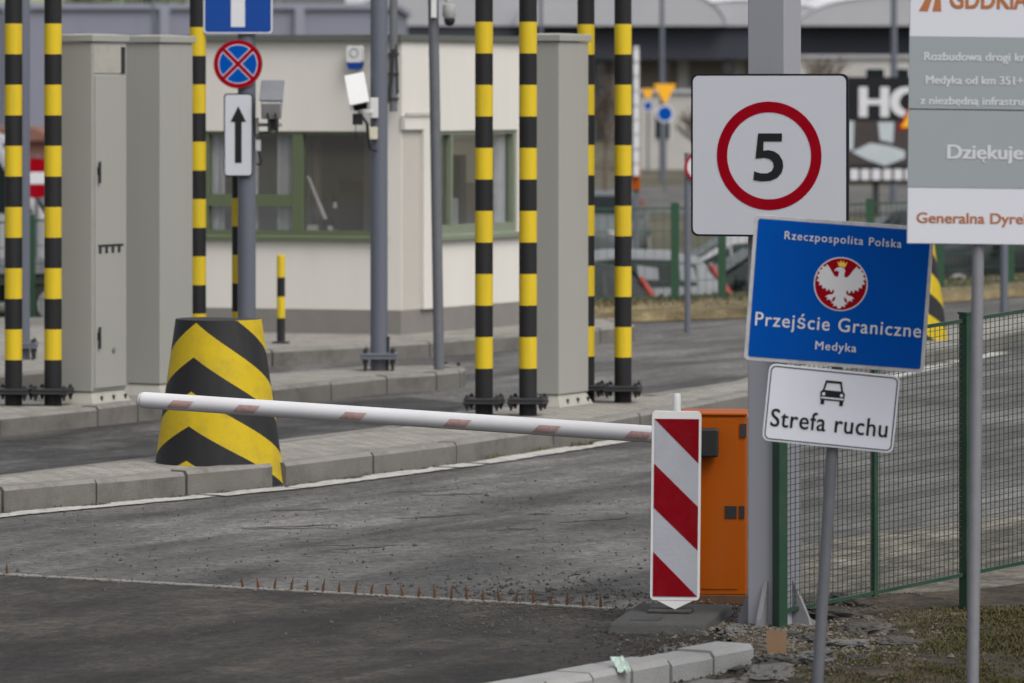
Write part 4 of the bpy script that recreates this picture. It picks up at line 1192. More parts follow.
half = [(.10,.38),(.12,.26),(.24,.27),(.34,.40),(.44,.56),(.56,.70),(.60,.60),(.74,.62),(.72,.50),(.86,.46),(.80,.34),(.92,.26),(.82,.18),(.90,.06),(.78,.03),(.80,-.10),(.68,-.08),(.66,-.22),(.55,-.17),(.50,-.30),(.42,-.20),(.33,-.34),(.26,-.20),(.21,-.30),
        (.28,-.40),(.42,-.42),(.54,-.50),(.44,-.53),(.48,-.62),(.36,-.58),(.30,-.68),(.26,-.54),(.15,-.46),(.17,-.60),(.30,-.72),(.20,-.74),(.22,-.84),(.10,-.80),(.05,-.90)]
out = [(x,z) for x,z in half] 
left = [(-x,z) for x,z in reversed(half)]
headp = [(-.10,.46),(-.22,.50),(-.27,.44),(-.25,.54),(-.16,.60),(-.04,.64),(.08,.60),(.13,.50)]
poly = [(cx+x*r, cz+z*r) for x,z in (list(reversed(out + [(0,-.84)])) )]
poly = [(cx+x*r, cz+(z)*r) for x,z in ([*left, *headp, *out])]
poly = poly[::-1]
ar = sum(poly[i][0]*poly[(i+1)%len(poly)][1]-poly[(i+1)%len(poly)][0]*poly[i][1] for i in range(len(poly)))
if ar < 0: poly = poly[::-1]
MB().plate(poly, -.0062, -.0054).build('eagle', M['sign_white'], em)
crown = [(-.12,.66),(.12,.64),(.19,.84),(.09,.76),(.05,.88),(.0,.78),(-.06,.89),(-.10,.77),(-.19,.84)]
MB().plate([(cx+x*r, cz+z*r) for x,z in crown], -.0064, -.0054).build('crown', M['gold'], em)
mb = MB()
for z in (.17,-.17): mb.box(-w*.36,w*.36,.019,.042,z-.02,z+.02)
mb.build('rail', M['galv_dark'], t)

t, s = sign_root('zone_sign', 'small white sign reading Strefa ruchu with a black car symbol', 'road sign', 831.2, 408.3, bYs-.002, 5.7)
w, h = 131.5/s, 77.5/s
MB().plate(rrect(w, h, .03), 0, .014).build('panel', M['white_zone'], t, bevel=.003)
mb = MB(); o_, i_ = rrect(w-.016, h-.016, .024), rrect(w-.026, h-.026, .020)
k = len(o_)
mb.add([(p[0],-.0016,p[1]) for p in o_]+[(p[0],-.0016,p[1]) for p in i_], [(j,(j+1)%k,(j+1)%k+k,j+k) for j in range(k)])
mb.build('border', M['sign_black'], t)
lettering('Strefa ruchu', 18.5/s, M['sign_black'], t, -.5/s, -23.5/s, -.0020, width=117/s, bold=.012, space=1.06)
c = lambda x, z: (x*1.08/s, (z*1.12+15.5)/s)
mb = MB()
def pl(pts): mb.plate([c(*p) for p in pts], -.0028, -.0016)
pl([(-11,-7),(11,-7),(11.5,0),(9.5,2),(-9.5,2),(-11.5,0)])
pl([(-9.5,2),(-7.6,2),(-6.0,8.6),(-7.4,10.8)]); pl([(7.6,2),(9.5,2),(7.4,10.8),(6.0,8.6)]); pl([(-6.0,8.6),(6.0,8.6),(7.4,10.8),(-7.4,10.8)])
pl([(-10.5,-11),(-7,-11),(-7,-7.05),(-10.5,-7.05)]); pl([(7,-11),(10.5,-11),(10.5,-7.05),(7,-7.05)])
car = mb.build('car_symbol', M['sign_black'], t)
mb = MB()
for x0 in (-8.3,8.3): mb.plate([c(x0+1.5*math.cos(k*.785), -1.6+1.5*math.sin(k*.785)) for k in range(8)], -.0038, -.0029)
mb.plate([c(-10.5,-5.6),c(10.5,-5.6),c(10.5,-4.3),c(-10.5,-4.3)], -.0038, -.0029)
mb.build('headlights', M['white_zone'], car)
mb = MB()
for z in (.07,-.07): mb.box(-.06,.06,.015,.03,z-.012,z+.012)
mb.build('bracket', M['galv_dark'], t)

# information board of the road works
gY = 22.2; gs = F/gY
t = thing('information_board', 'large white and grey roadworks board with orange lettering on steel poles', 'information board', ((909-512)/gs, gY, H), (0, R(.7), 0))
X = lambda x: (x-909)/gs
Zc = lambda y: -(y-YH)/gs
wd = 330
MB().plate([(X(909),Zc(243.5)),(X(909+wd),Zc(243.5)),(X(909+wd),Zc(-75)),(X(909),Zc(-75))], 0, .02).build('panel', M['white_banner'], t, bevel=.003)
for ya, yb in ((108.4,36),(187,109.6)):
    MB().plate([(X(909.3),Zc(ya)),(X(909+wd-.3),Zc(ya)),(X(909+wd-.3),Zc(yb)),(X(909.3),Zc(yb))], -.002, -.0005).build('grey_field', M['grey_banner'], t)
MB().box(X(909.3),X(909+wd-.3),-.0022,-.0006,Zc(109.5),Zc(108.5)).build('seam', M['sign_black'], t)
lettering('GDDKiA', 21/gs, M['orange_text'], t, X(949), Zc(7.5), -.0015, center=False, width=63/gs, visible='GDDKi', bold=.03)
MB().plate([(X(918),Zc(11)),(X(927),Zc(11)),(X(935),Zc(-14)),(X(931),Zc(-14))], -.0015, -.0003).build('logo', M['orange_text'], t)
MB().plate([(X(931.5),Zc(11)),(X(940.5),Zc(11)),(X(939),Zc(-14)),(X(937),Zc(-14))], -.0015, -.0003).build('logo', M['orange_text'], t)
lettering('Rozbudowa drogi krajowej', 8.6/gs, M['banner_text'], t, X(924), Zc(60), -.0035, center=False, width=96/gs, visible='Rozbudowa drogi k', bold=.032)
lettering('Medyka od km 351+', 8.6/gs, M['banner_text'], t, X(926), Zc(83.5), -.0035, center=False, width=97/gs, visible='Medyka od km 351+', bold=.032)
lettering('z niezbędną infrastrukturą', 8.2/gs, M['banner_text'], t, X(920.5), Zc(104), -.0035, center=False, width=103/gs, visible='z niezbędną infrastru', bold=.032)
lettering('Dziękujemy', 14.5/gs, M['banner_text'], t, X(948.5), Zc(158), -.0035, center=False, width=75/gs, visible='Dziękuje', bold=.032)
lettering('Generalna Dyrekcja', 10.8/gs, M['orange_text'], t, X(918.5), Zc(222.5), -.0015, center=False, width=106/gs, visible='Generalna Dyre', bold=.022)
for px in (981, 1175):
    mb = MB(); mb.tube((X(px),.045,-2.80),(X(px),.045,Zc(-60)),.026,n=20); mb.build('pole', M['galv'], t, smooth=40)
mb = MB()
for yy in (215, 60, -50): mb.box(X(940),X(1215),.0205,.03,Zc(yy)-.015,Zc(yy)+.015)
mb.build('rail', M['galv_dark'], t)

# ================================================================== SPIKE STRIP
sa = G(-60, 571.6); sb = G(612, 609.6)
sl = (sb-sa).length; sdir = (sb-sa).normalized()
t = thing('spike_strip', 'steel strip with a row of rusty spikes across the lane', 'spike strip', sa, (0,0,math.atan2(sdir.y, sdir.x)))
MB().box(0, sl, -.040, .040, -.02, .010).build('rail', M['steel'], t, bevel=.004)
xs = [7, 243,258.5,274.5,291,307,322.5,339,355,371,387,403,418.5,435,451,467,483,499.5,516,533,550,567,583.5,601]
for x in xs:
    # position along the strip seen at picture column x
    lo, hi = 0, sl
    for _ in range(40):
        m_ = (lo+hi)/2; p = sa + sdir*m_
        if 512+F*p.x/p.y < x: lo = m_
        else: hi = m_
    a = random.uniform(-.2,.2); hh = random.uniform(.060,.078)
    mb = MB(); mb.add([(lo-.0068,-.005,.0),(lo+.0068,-.005,.0),(lo+.0068,.005,.0),(lo-.0068,.005,.0),(lo-.0055+a*.04,-.004,hh*.6),(lo+.0055+a*.04,-.004,hh*.6),(lo+.0055+a*.04,.004,hh*.6),(lo-.0055+a*.04,.004,hh*.6),(lo+a*.11,0,hh+.012)],
        [(0,1,5,4),(1,2,6,5),(2,3,7,6),(3,0,4,7),(4,5,8),(5,6,8),(6,7,8),(7,4,8)])
    mb.build('spike', M['rust'], t)

# ================================================================== RUBBLE AND LITTER
def rock(name, label, px, py, w, d, h, m, group, seed):
    rnd = random.Random(seed)
    bm = bmesh.new(); bmesh.ops.create_icosphere(bm, subdivisions=4, radius=1)
    for v in bm.verts:
        v.co.x = math.copysign(abs(v.co.x)**.6, v.co.x); v.co.y = math.copysign(abs(v.co.y)**.6, v.co.y); v.co.z = math.copysign(abs(v.co.z)**.7, v.co.z)
        k = 1 + .32*mnoise.noise(v.co*1.8 + Vector((seed*3.1, seed, 0))) + .20*mnoise.noise(v.co*4.5 + Vector((seed, 0, seed*2))) + .10*mnoise.noise(v.co*10)
        v.co *= k
    me = bpy.data.meshes.new(name); 
    for v in bm.verts: v.co = Vector((v.co.x*w/2, v.co.y*d/2, v.co.z*h/2 + h*.3))
    bm.to_mesh(me); bm.free(); me.materials.append(m)
    me.polygons.foreach_set('use_smooth', [True]*len(me.polygons)); me.set_sharp_from_angle(angle=R(14))
    o = bpy.data.objects.new(name, me); COL.objects.link(o)
    p = G(px, py); o.location = (p.x, p.y, verge_h(p.x, p.y)-.02); o.rotation_euler = (rnd.uniform(-.15,.15), rnd.uniform(-.15,.15), rnd.uniform(0,3.1))
    return tag(o, label, 'stone', group)
for i, (x, y, w, d, h, m, lab) in enumerate([
    (712, 692, .34, .25, .07, 'stone', 'flat pale concrete slab lying below the end of the near kerb'),
    (768, 684, .26, .20, .09, 'stone', 'pale broken concrete chunk just right of the near kerb end'),
    (648, 697, .20, .20, .06, 'stone', 'pale concrete chunk at the bottom edge beside the wrapper'),
    (775, 672, .22, .2, .08, 'clod', 'dark rubble lump below the cardboard piece'),
    (800, 628, .26, .16, .05, 'stone', 'pale flat stone at the base of the grey column, by the first fence panel'),
    (833, 622, .42, .22, .07, 'clod', 'long dark rubble slab under the first fence panel'),
    (868, 634, .26, .2, .08, 'clod', 'dark rubble lump right of the leaning sign pole'),
    (899, 646, .22, .18, .06, 'clod', 'small dark rubble lump furthest right, in the grass'),
    (848, 650, .20, .14, .07, 'stone', 'small pale stone right beside the leaning sign pole'),
    (733, 642, .12, .10, .06, 'stone', 'small grey stone between the rubber foot and the kerb end'),
    (812, 645, .16, .13, .07, 'clod', 'dark clod left of the leaning sign pole, right of the cardboard piece'),
    (815, 670, .20, .16, .09, 'stone', 'broken pale chunk between the cardboard piece and the leaning sign pole'),
    (850, 612, .30, .10, .08, 'clod', 'dark crumbling lump right under the fence rail, behind the long dark slab'),
    (858, 668, .11, .10, .05, 'clod', 'small dark clod low in the grass, right of the leaning sign pole'),
    (790, 640, .10, .09, .05, 'clod', 'small dark clod touching the right side of the cardboard piece'),
    (744, 676, .15, .12, .06, 'clod', 'dark lump against the lower face of the near kerb end')]):
    rock('stone', lab, x, y, w, d, h, M[m], 'broken rubble on the verge', i+3)
bm = bmesh.new(); bmesh.ops.create_grid(bm, x_segments=8, y_segments=8, size=.05)
for v in bm.verts: v.co.z = .02+.02*mnoise.noise(v.co*40); v.co.x *= .7
me = bpy.data.meshes.new('wrapper'); bm.to_mesh(me); bm.free(); me.materials.append(M['wrapper'])
o = bpy.data.objects.new('wrapper', me); COL.objects.link(o); o.location = G(620, 672, .09) + Vector((0,-.0,.02)); o.rotation_euler = (R(35),0,R(30))
md = o.modifiers.new('thick','SOLIDIFY'); md.thickness = .003
tag(o, 'crumpled pale green wrapper lying on the near kerb', 'litter')

# ================================================================== BACKGROUND
# green fence along the top of the bank
def far_fence(label, px_posts, loc0):
    t = thing('mesh_fence', label, 'fence', (0,0,0))
    pts = [G(x, y, .06) for x, y in px_posts]
    for p in pts:
        mb = MB(); mb.box(p.x-.05,p.x+.05,p.y-.05,p.y+.05,-.05,1.25); mb.build('post', M['green_far'], t)
    for a, b in zip(pts[:-1], pts[1:]):
        mb = MB(); d = (b-a)
        for k in range(1, int(d.length/.12)):
            q = a + d*k*.12/d.length; mb.tube((q.x,q.y,.1),(q.x,q.y,1.2),.004,n=4,caps=False)
        for z in (.1,.3,.5,.7,.9,1.18):
            mb.tube((a.x,a.y,z),(b.x,b.y,z),.006 if z not in (.1,1.18) else .014,n=4,caps=False)
        mb.build('wire_mesh', M['green_far'], t)
    return t
far_fence('green mesh fence beyond the lanes, along the dry grass bank', [(560,302),(675,300.5),(722,299),(800,297),(870,293),(940,289),(1010,284),(1080,280)], None)
far_fence('green mesh fence at the far left, behind the slim slate pole', [(-60,330),(-10,326),(30,322),(80,318),(140,314)], None)

def make_car(name, label, loc, ang, paint, hatch=True, group='cars parked behind the green fence'):
    t = thing(name, label, 'car', loc, (0,0,ang), group)
    st = [(-2.06,.50,.56,.60),(-1.98,.62,.72,.70),(-1.55,.74,.84,.74),(-1.05,.84,.93,.74),(-.85,.86,.97,.73),(-.15,.90,1.40,.60),(.45,.91,1.46,.60),(1.2,.93,1.43,.58)]
    st += [(1.62,.95,1.34,.57),(1.98,.94,.98,.66),(2.06,.60,.70,.70)] if hatch else [(1.35,.94,1.36,.58),(1.75,.94,1.0,.68),(2.2,.92,.98,.68),(2.28,.6,.7,.7)]
    def sec(x, belt, top, tw):
        bw = .84 if -1.8 < x < 1.9 else .76
        q = [(.0,.22),(bw-.06,.22),(bw,.34),(bw+.02,.6 if belt > .62 else belt*.9),(bw-.03,belt),(tw,top-.02),(tw-.12,top+.02),(0,top+.03)]
        return [Vector((x,y,z)) for y,z in q] + [Vector((x,-y,z)) for y,z in reversed(q[1:-1])]
    rings = [sec(*s_) for s_ in st]; k = len(rings[0])
    mb = MB()
    for r_ in rings: mb.v += [tuple(p) for p in r_]
    for i in range(len(rings)-1):
        for j in range(k):
            mb.f.append((i*k+j,(i+1)*k+j,(i+1)*k+(j+1)%k,i*k+(j+1)%k)); mb.m.append(0)
    mb.f.append(tuple(range(k))); mb.m.append(0); mb.f.append(tuple(reversed(range((len(rings)-1)*k, len(rings)*k)))); mb.m.append(0)
    body = mb.build('body', paint, t, smooth=26)
    bm = bmesh.new(); bm.from_mesh(body.data); bmesh.ops.recalc_face_normals(bm, faces=bm.faces[:]); bm.to_mesh(body.data); bm.free()
    # glazing follows the body, 8 mm off it
    def on(i, j, f, g_):        # point on the strip between stations i, i+1 and section points j, j+1
        a_ = rings[i][j].lerp(rings[i][j+1], g_); b_ = rings[i+1][j].lerp(rings[i+1][j+1], g_)
        return a_.lerp(b_, f)
    def pane(name, i, f0, f1, g0, g1, mirror):
        q = [on(i,4,f0,g0), on(i,4,f1,g0), on(i,4,f1,g1), on(i,4,f0,g1)]
        nrm = (q[1]-q[0]).cross(q[3]-q[0]).normalized()
        if nrm.y < 0: nrm = -nrm
        q = [v + nrm*.010 for v in q]
        if mirror: q = [Vector((v.x,-v.y,v.z)) for v in q]
        else: q = q[::-1]
        MB().add(q, [(0,1,2,3)]).build(name, M['car_glass'], t)
    for mirror in (False, True):
        pane('side_window', 4, .38, .97, .08, .80, mirror)
        pane('side_window', 5, .03, .97, .08, .86, mirror)
        pane('side_window', 6, .05, .97, .08, .86, mirror)
        pane('side_window', 7, .05, .80, .10, .84, mirror)
    def across(name, i, f0, f1, yk):
        a_, b_ = rings[i], rings[i+1]
        top = lambda r_: r_[6]
        p0 = a_[6].lerp(b_[6], f0); p1 = a_[6].lerp(b_[6], f1)
        e0 = a_[5].lerp(b_[5], f0); e1 = a_[5].lerp(b_[5], f1)
        out_ = Vector((math.copysign(.014, -1 if i < 6 else 1), 0, .016))
        q = [Vector((p0.x, -e0.y*yk, max(p0.z,e0.z))), Vector((p0.x, e0.y*yk, max(p0.z,e0.z))), Vector((p1.x, e1.y*yk, max(p1.z,e1.z))), Vector((p1.x, -e1.y*yk, max(p1.z,e1.z)))]
        q = [v + out_ for v in q]
        MB().add(q, [(0,1,2,3)]).build(name, M['car_glass'], t)
    across('windscreen', 4, .08, .92, .93)
    across('rear_window', 8, .10, .85, .93)
    xe = st[-2][0]
    for sg in (-1,1):
        mb = MB()
        if hatch: mb.tube((1.99,sg*.70,.86),(1.74,sg*.625,1.27),.055,.04,10)
        else: mb.box(xe-.10,xe+.05,sg*.72-.075,sg*.72+.075,.68,.84)
        mb.build('taillight', M['tail'], t)
        mb = MB(); mb.box(-2.02,-1.86,sg*.60-.11,sg*.60+.11,.56,.70); mb.build('headlight', M['head'], t, bevel=.02)
        for x in (-1.28, 1.28):
            mb = MB(); mb.tube((x,sg*.66,.31),(x,sg*.87,.31),.31,n=20); w_ = mb.build('wheel', M['tyre'], t, smooth=40)
            mb = MB(); mb.tube((x,sg*.871,.31),(x,sg*.88,.31),.2,n=16); mb.build('rim', M['rim'], w_)
        mb = MB(); mb.box(-.62,-.46,sg*.94-.09,sg*.94+.09,.92,1.04); mb.build('mirror', paint, t, bevel=.02)
    return t
paint_dark = mat('dark_grey_car_paint', (.018,.020,.023), .5, .0, var=.05, spec=.12)
paint_silver = mat('silver_car_paint', (.16,.165,.175), .5, .0, spec=.12, var=.05)
paint_white = mat('white_car_paint', (.26,.26,.27), .5, var=.03, spec=.12)
paint_black = mat('black_car_paint', (.010,.011,.013), .5, var=.05, spec=.12)
paint_green = mat('grey_green_car_paint', (.08,.09,.09), .45, .0, var=.05, spec=.3)
LOW = -1.15
def cp(x, Y): return ((x-512)*Y/F, Y, LOW)
make_car('parked_car', 'dark hatchback with red tail light behind the fence, right of the striped post', cp(505, 69.5), R(6), paint_dark)
make_car('parked_car', 'grey estate car just beyond the dark hatchback', cp(585, 74.0), R(3), paint_silver)
make_car('parked_car', 'dark car right of the far fence post, under the speed sign', cp(765, 76.5), R(8), paint_black, False)
make_car('parked_car', 'pale car behind the dark one under the speed sign', cp(735, 82.0), R(5), paint_white, False)
make_car('parked_car', 'grey car in the distance between the striped posts', cp(600, 112.0), R(80), paint_green)
make_car('parked_car', 'dark car far right, below the information board', cp(1010, 92.0), R(15), paint_black)
make_car('parked_car', 'dark grey car at the right edge of the car park', cp(960, 97.0), R(185), paint_dark, False)

# van and trailer at the left edge
def make_van(loc, ang):
    t = thing('white_van', 'white van half hidden at the far left, behind the striped posts', 'van', loc, (0,0,ang))
    prof = [(-2.7,.35),(2.7,.35),(2.7,2.45),(2.6,2.6),(-1.2,2.6),(-1.5,2.5),(-2.15,1.45),(-2.7,1.15)]
    mb = MB(); mb.plate(prof, -.95, .95); mb.build('body', paint_white, t, bevel=.05)
    for sg in (-1,1):
        MB().plate([(-2.0,1.5),(-1.15,1.5),(-1.15,2.25),(-1.5,2.25)], sg*.957-.003, sg*.957+.003).build('side_window', M['car_glass'], t)
        for x in (-1.7,1.6):
            mb = MB(); mb.tube((x,sg*.72,.36),(x,sg*.965,.36),.36,n=20); w_ = mb.build('wheel', M['tyre'], t, smooth=40)
            mb = MB(); mb.tube((x,sg*.966,.36),(x,sg*.972,.36),.2,n=16); mb.build('rim', M['rim'], w_)
        mb = MB(); mb.box(-2.72,-2.62,sg*.7-.15,sg*.7+.15,.85,1.05); mb.build('headlight', M['head'], t)
        mb = MB(); mb.box(-.9,2.4,sg*.957-.004,sg*.957+.004,1.35,1.40); mb.build('trim', M['iron'], t)
    mb = MB(); mb.add([(-2.18,-.8,1.5),(-2.18,.8,1.5),(-1.56,.75,2.45),(-1.56,-.75,2.45)],[(0,1,2,3)]); mb.build('windscreen', M['car_glass'], t)
    return t
van = make_van(cp(-104, 84.0), R(178)); van.scale = (1.18, 1.1, 1.18)
t = thing('flatbed_trailer', 'dark flatbed trailer chassis at the far left edge', 'trailer', (*cp(10, 60.5)[:2], -0.22), (0,0,R(6)))
mb = MB(); mb.box(-3,3,-.9,.9,.62,.74); mb.build('bed', M['iron'], t)
mb = MB(); mb.box(-3,3,-.93,-.905,.74,.92); mb.build('side_rail', M['galv'], t)
mb = MB(); mb.box(-3,3,-.5,-.35,.40,.62); mb.box(-3,3,.35,.5,.40,.62); mb.build('chassis', M['iron'], t)
for x in (-.6,.5):
    for sg in (-1,1):
        mb = MB(); mb.tube((x,sg*.62,.38),(x,sg*.88,.38),.38,n=20); w_ = mb.build('wheel', M['tyre'], t)
        mb = MB(); mb.tube((x,sg*.881,.38),(x,sg*.89,.38),.2,n=14); mb.build('rim', M['rim'], w_)
mb = MB(); mb.box(-2.9,-2.75,-.8,.8,.74,1.25); mb.box(-2.9,-2.8,-.9,-.8,.74,1.6); mb.build('headboard', M['iron'], t)

# no-entry sign at the far left
sY_ = 78.0; t, s = sign_root('no_entry_sign', 'round red no entry sign with a white bar, between the two leftmost striped posts', 'road sign', 36.5, 178, sY_)
MB().plate(disc(0,0,.305), 0, .012).build('panel', M['galv_dark'], t)
MB().plate(disc(0,0,.30), -.004, -.001).build('face', M['sign_red'], t)
MB().plate([(-.24,-.09),(.24,-.09),(.24,.09),(-.24,.09)], -.008, -.005).build('bar', M['sign_white'], t)
mb = MB(); zt_ = LOW - (H-(178-YH)/s); mb.tube((0,.05,zt_),(0,.05,.35),.03,n=12); mb.build('pole', M['galv_dark'], t)

# small round sign on a short pole, partly behind the speed limit sign
gp = G(687.5, 333)
t = thing('round_sign', 'thin grey pole with a small round white sign, left of the speed limit sign', 'road sign', gp)
sc = F/gp.y
mb = MB(); mb.tube((0,0,0),(0,0,1.95),.034,n=14); mb.build('pole', M['slate'], t)
MB().plate(disc(.13,1.80,.17), -.05, -.038).build('panel', M['sign_white'], t)
MB().ring(.13,1.80,.135,.168,-.055,-.0515,32).build('rim', M['sign_red'], t)
# plain pole at the right, behind the board
t = thing('lamp_post', 'plain grey pole beyond the lanes at the right edge, under the information board', 'pole', G(1004, 322))
mb = MB(); mb.tube((0,0,0),(0,0,4.5),.045,.04,14); mb.build('pole', M['slate'], t)
mb = MB(); mb.tube((0,0,4.5),(.5,0,4.6),.03,n=10); mb.box(.45,.8,-.08,.08,4.55,4.63); mb.build('lamp_head', M['galv_dark'], t)

# raised barrier in the distance
rp = Vector(((636-512)*92/F, 92, LOW))
t = thing('raised_barrier', 'distant white barrier arm raised upright on a post with an orange bracket', 'barrier', rp)
mb = MB(); mb.box(-.07,.07,-.2,.2,1.95,2.42); mb.build('bracket', M['orange'], t, bevel=.01)
mb = MB(); mb.box(-.05,.05,-.15,.15,0,1.949); mb.build('pedestal', M['galv_dark'], t, bevel=.01)
mb = MB()
for k in range(9): mb.box(-.05,.05,-.30,-.22,2.2+k*.255,2.2+k*.255+.18,0); mb.box(-.05,.05,-.30,-.22,2.2+k*.255+.18,2.2+k*.255+.255,1)
mb.build('arm', [M['plastic_white'], M['frame_grey']], t)

# yield and roundabout signs far away
def far_signs(px, Y, wpx, ytop, label):
    s_ = F/Y
    t = thing('yield_sign', label, 'road sign', ((px-512)/s_, Y, LOW), group='far yellow triangle signs')
    z = lambda y: H-(y-YH)/s_-LOW
    w_ = wpx/s_/2
    MB().plate([(0,z(ytop)-w_*1.8),(w_,z(ytop)),(-w_,z(ytop))], -.02, .02).build('triangle', M['sign_yellow'], t, bevel=.003)
    r_ = w_*.78; zc_ = z(ytop)-w_*1.8-r_
    MB().plate(disc(0,zc_,r_,32), -.02, .0).build('disc', M['sign_white'], t)
    MB().plate(disc(0,zc_,r_*.8,3 and 24), -.028, -.021).build('face', M['sign_blue'], t)
    mb = MB(); mb.tube((0,.05,0),(0,.05,z(ytop)+.05),.05,n=10); mb.build('pole', M['galv_dark'], t)
far_signs(665, 180, 23, 84, 'larger yellow triangle sign over a blue disc, far off left of the speed sign')
far_signs(648, 215, 13, 89, 'smaller yellow triangle sign over a blue disc, next to the larger one')

# yellow warning triangle peeking out left of the board
wy = 140; t, s = sign_root('warning_sign', 'yellow warning triangle with red rim, peeking out left of the information board', 'road sign', 916, 118, wy)
z_ = LOW-(H-(118-YH)/s)
MB().plate([(-20/s,-12/s),(20/s,-12/s),(0,23/s)], -.02, .0).build('panel', M['sign_red'], t)
MB().plate([(-15.5/s,-9.5/s),(15.5/s,-9.5/s),(0,17.5/s)], -.03, -.021).build('face', M['sign_yellow'], t)
mb = MB(); mb.tube((0,.05,z_),(0,.05,.3),.05,n=10); mb.build('pole', M['galv_dark'], t)

# dark billboard with HO and a picture
by = 150; bsx = F/by
t = thing('billboard', 'black billboard with large white letters HO beside the information board', 'billboard', ((879-512)/bsx, by, LOW))
z = lambda y: H-(y-YH)/bsx-LOW
xx = lambda x: (x-879)/bsx
MB().box(xx(842),xx(950),0,.3,z(184),z(77)).build('panel', M['sign_black'], t)
lettering('HO', 30/bsx, M['sign_white'], t, xx(861), z(116), -.02, center=False, width=64/bsx, bold=.05)
mb = MB(); 
for px in (876, 925): mb.box(xx(px)-.09,xx(px)+.09,.05,.25,0,z(184))
mb.build('leg', M['iron'], t)
MB().box(xx(847),xx(945),-.01,-.002,z(165),z(121)).build('picture', mat('dark_picture', (.035,.028,.026), .6, var=.5, scale=.6), t)
mb = MB()
mb.plate([(xx(x),z(y)) for x,y in ((852,152),(870,143),(890,146),(905,151),(905,158),(885,166),(868,160))][::-1], -.03, -.012, 0)
mb.plate([(xx(x),z(y)) for x,y in ((848,150),(848,121),(854,121),(853,150))][::-1], -.03, -.012, 0)
mb.plate([(xx(x),z(y)) for x,y in ((880,140),(878,122),(894,122),(893,143))][::-1], -.03, -.012, 0)
for m_ in (0,):
    pass
mb.build('picture_shape', mat('pale_picture_print', (.36,.40,.42), .6, var=.3, scale=1), t)
for k in range(8):
    x0 = 850+11*k
    MB().box(xx(x0),xx(x0+8.5),-.02,-.002,z(180),z(169)).build('icon', M['sign_white'], t)

# site cabins and pale buildings
def cabin(label, x0, x1, ytop, Y, depth, m, openings=()):
    s_ = F/Y; zt_ = H-(ytop-YH)/s_-LOW
    t = thing('cabin', label, 'building', ((x0-512)/s_, Y, LOW))
    w_ = (x1-x0)/s_
    MB().box(0,w_,0,depth,0,zt_).build('wall', m, t)
    MB().box(-.15,w_+.15,-.15,depth+.15,zt_,zt_+.15).build('roof', M['roof_grey'], t)
    for a, b, za, zb_ in openings:
        f = MB().box(w_*a-.06,w_*b+.06,-.03,-.002,zt_*za-.06,zt_*zb_+.06).build('window', M['plastic_white'], t)
        MB().box(w_*a,w_*b,-.05,-.032,zt_*za,zt_*zb_).build('pane', M['car_glass'], f)
cabin('low off-white cabin far off behind the yellow triangle signs', 640, 790, 93, 225, 6, M['white_wall'], [(.1,.2,.4,.75),(.35,.45,.4,.75),(.6,.7,.4,.75)])
cabin('long low off-white building behind the black billboard', 792, 1100, 58, 240, 8, M['white_wall'], [(.02,.07,.45,.8),(.12,.17,.45,.8),(.24,.30,.5,.9),(.34,.38,.5,.9),(.43,.5,.5,.9),(.6,.7,.5,.9),(.8,.9,.5,.9)])
t = thing('brick_house', 'brown brick house far off at the left edge, behind the white van', 'house', ((20-512)*200/F, 200, LOW))
MB().box(-5,1.1,0,6,0,1.55).build('wall', M['brick'], t)
mb = MB(); mb.plate([(-5.3,1.55),(1.4,1.55),(.6,2.05),(-4.5,2.05)], -.3, 6.3); mb.build('roof', M['brick'], t)
MB().box(-3,-2,-.03,-.002,.6,1.3).build('window', M['car_glass'], t)

# blue-grey warehouse
wY = 236; ws = F/wY
t = thing('warehouse', 'long blue-grey clad warehouse behind the booth and cabinets', 'building', (0, wY, LOW))
x0, x1 = (-900-512)/ws, (394-512)/ws
MB().box(x0,x1,0,30,0,H+(YH-9)/ws-LOW).build('wall', M['facade'], t)
zt_ = H+(YH-9)/ws-LOW
MB().box(x0-.2,x1+.2,-.2,30,zt_,zt_+.25).build('roof_edge', M['facade_pipe'], t)
for px in (-300,-140,10,165,300):
    mb = MB(); mb.box((px-512)/ws-.22,(px-512)/ws+.22,-.3,-.003,0,zt_); mb.build('downpipe', M['facade_pipe'], t)
for k in range(-8, 6):
    mb = MB(); q = -30+k*2.6; mb.box(q,q+.05,-.02,-.003,0.6,zt_-.1); mb.build('seam', M['facade'], t)

# canopy hall
hY = 330; hs = F/hY
t = thing('canopy_hall', 'terminal hall with pale vaulted roof and long charcoal fascia', 'building', (0, hY, LOW))
Xh = lambda x: (x-512)/hs
Zh = lambda y: H-(y-YH)/hs-LOW
MB().box(Xh(340),Xh(1250),0,1.0,Zh(59),Zh(26)).build('fascia', M['fascia'], t)
MB().box(Xh(340),Xh(1250),5,6,0,Zh(59)).build('wall', M['hall_wall'], t)
MB().add([(Xh(340),0.2,Zh(25.5)),(Xh(1250),0.2,Zh(25.5)),(Xh(1250),40,Zh(-75)),(Xh(340),40,Zh(-75))],[(0,1,2,3)]).build('roof', M['roof_grey'], t)
MB().box(Xh(340),Xh(1250),.3,5.5,Zh(59)+.02,Zh(59)+.1).build('ceiling', M['hall_wall'], t)
def vault(xc, rp, hp, yo):
    mb = MB(); n_ = 24; vs = []
    for i in range(n_+1):
        a = math.pi*i/n_
        x = Xh(xc)+math.cos(a)*rp/hs; zz_ = Zh(26)+math.sin(a)*hp/hs
        vs += [(x,yo-.1,zz_),(x,45,zz_+2.0)]
    mb.add(vs, [(2*i,2*i+1,2*i+3,2*i+2) for i in range(n_)])
    v = mb.build('vault', M['roof_light'], t, smooth=60)
    mb = MB(); mb.add([vs[2*i] for i in range(n_+1)], [tuple(range(n_+1))]); 
    mb.v = [(x*1.0, yo, z_) for x, y, z_ in mb.v]
    mb.build('lunette', M['roof_grey'], v)
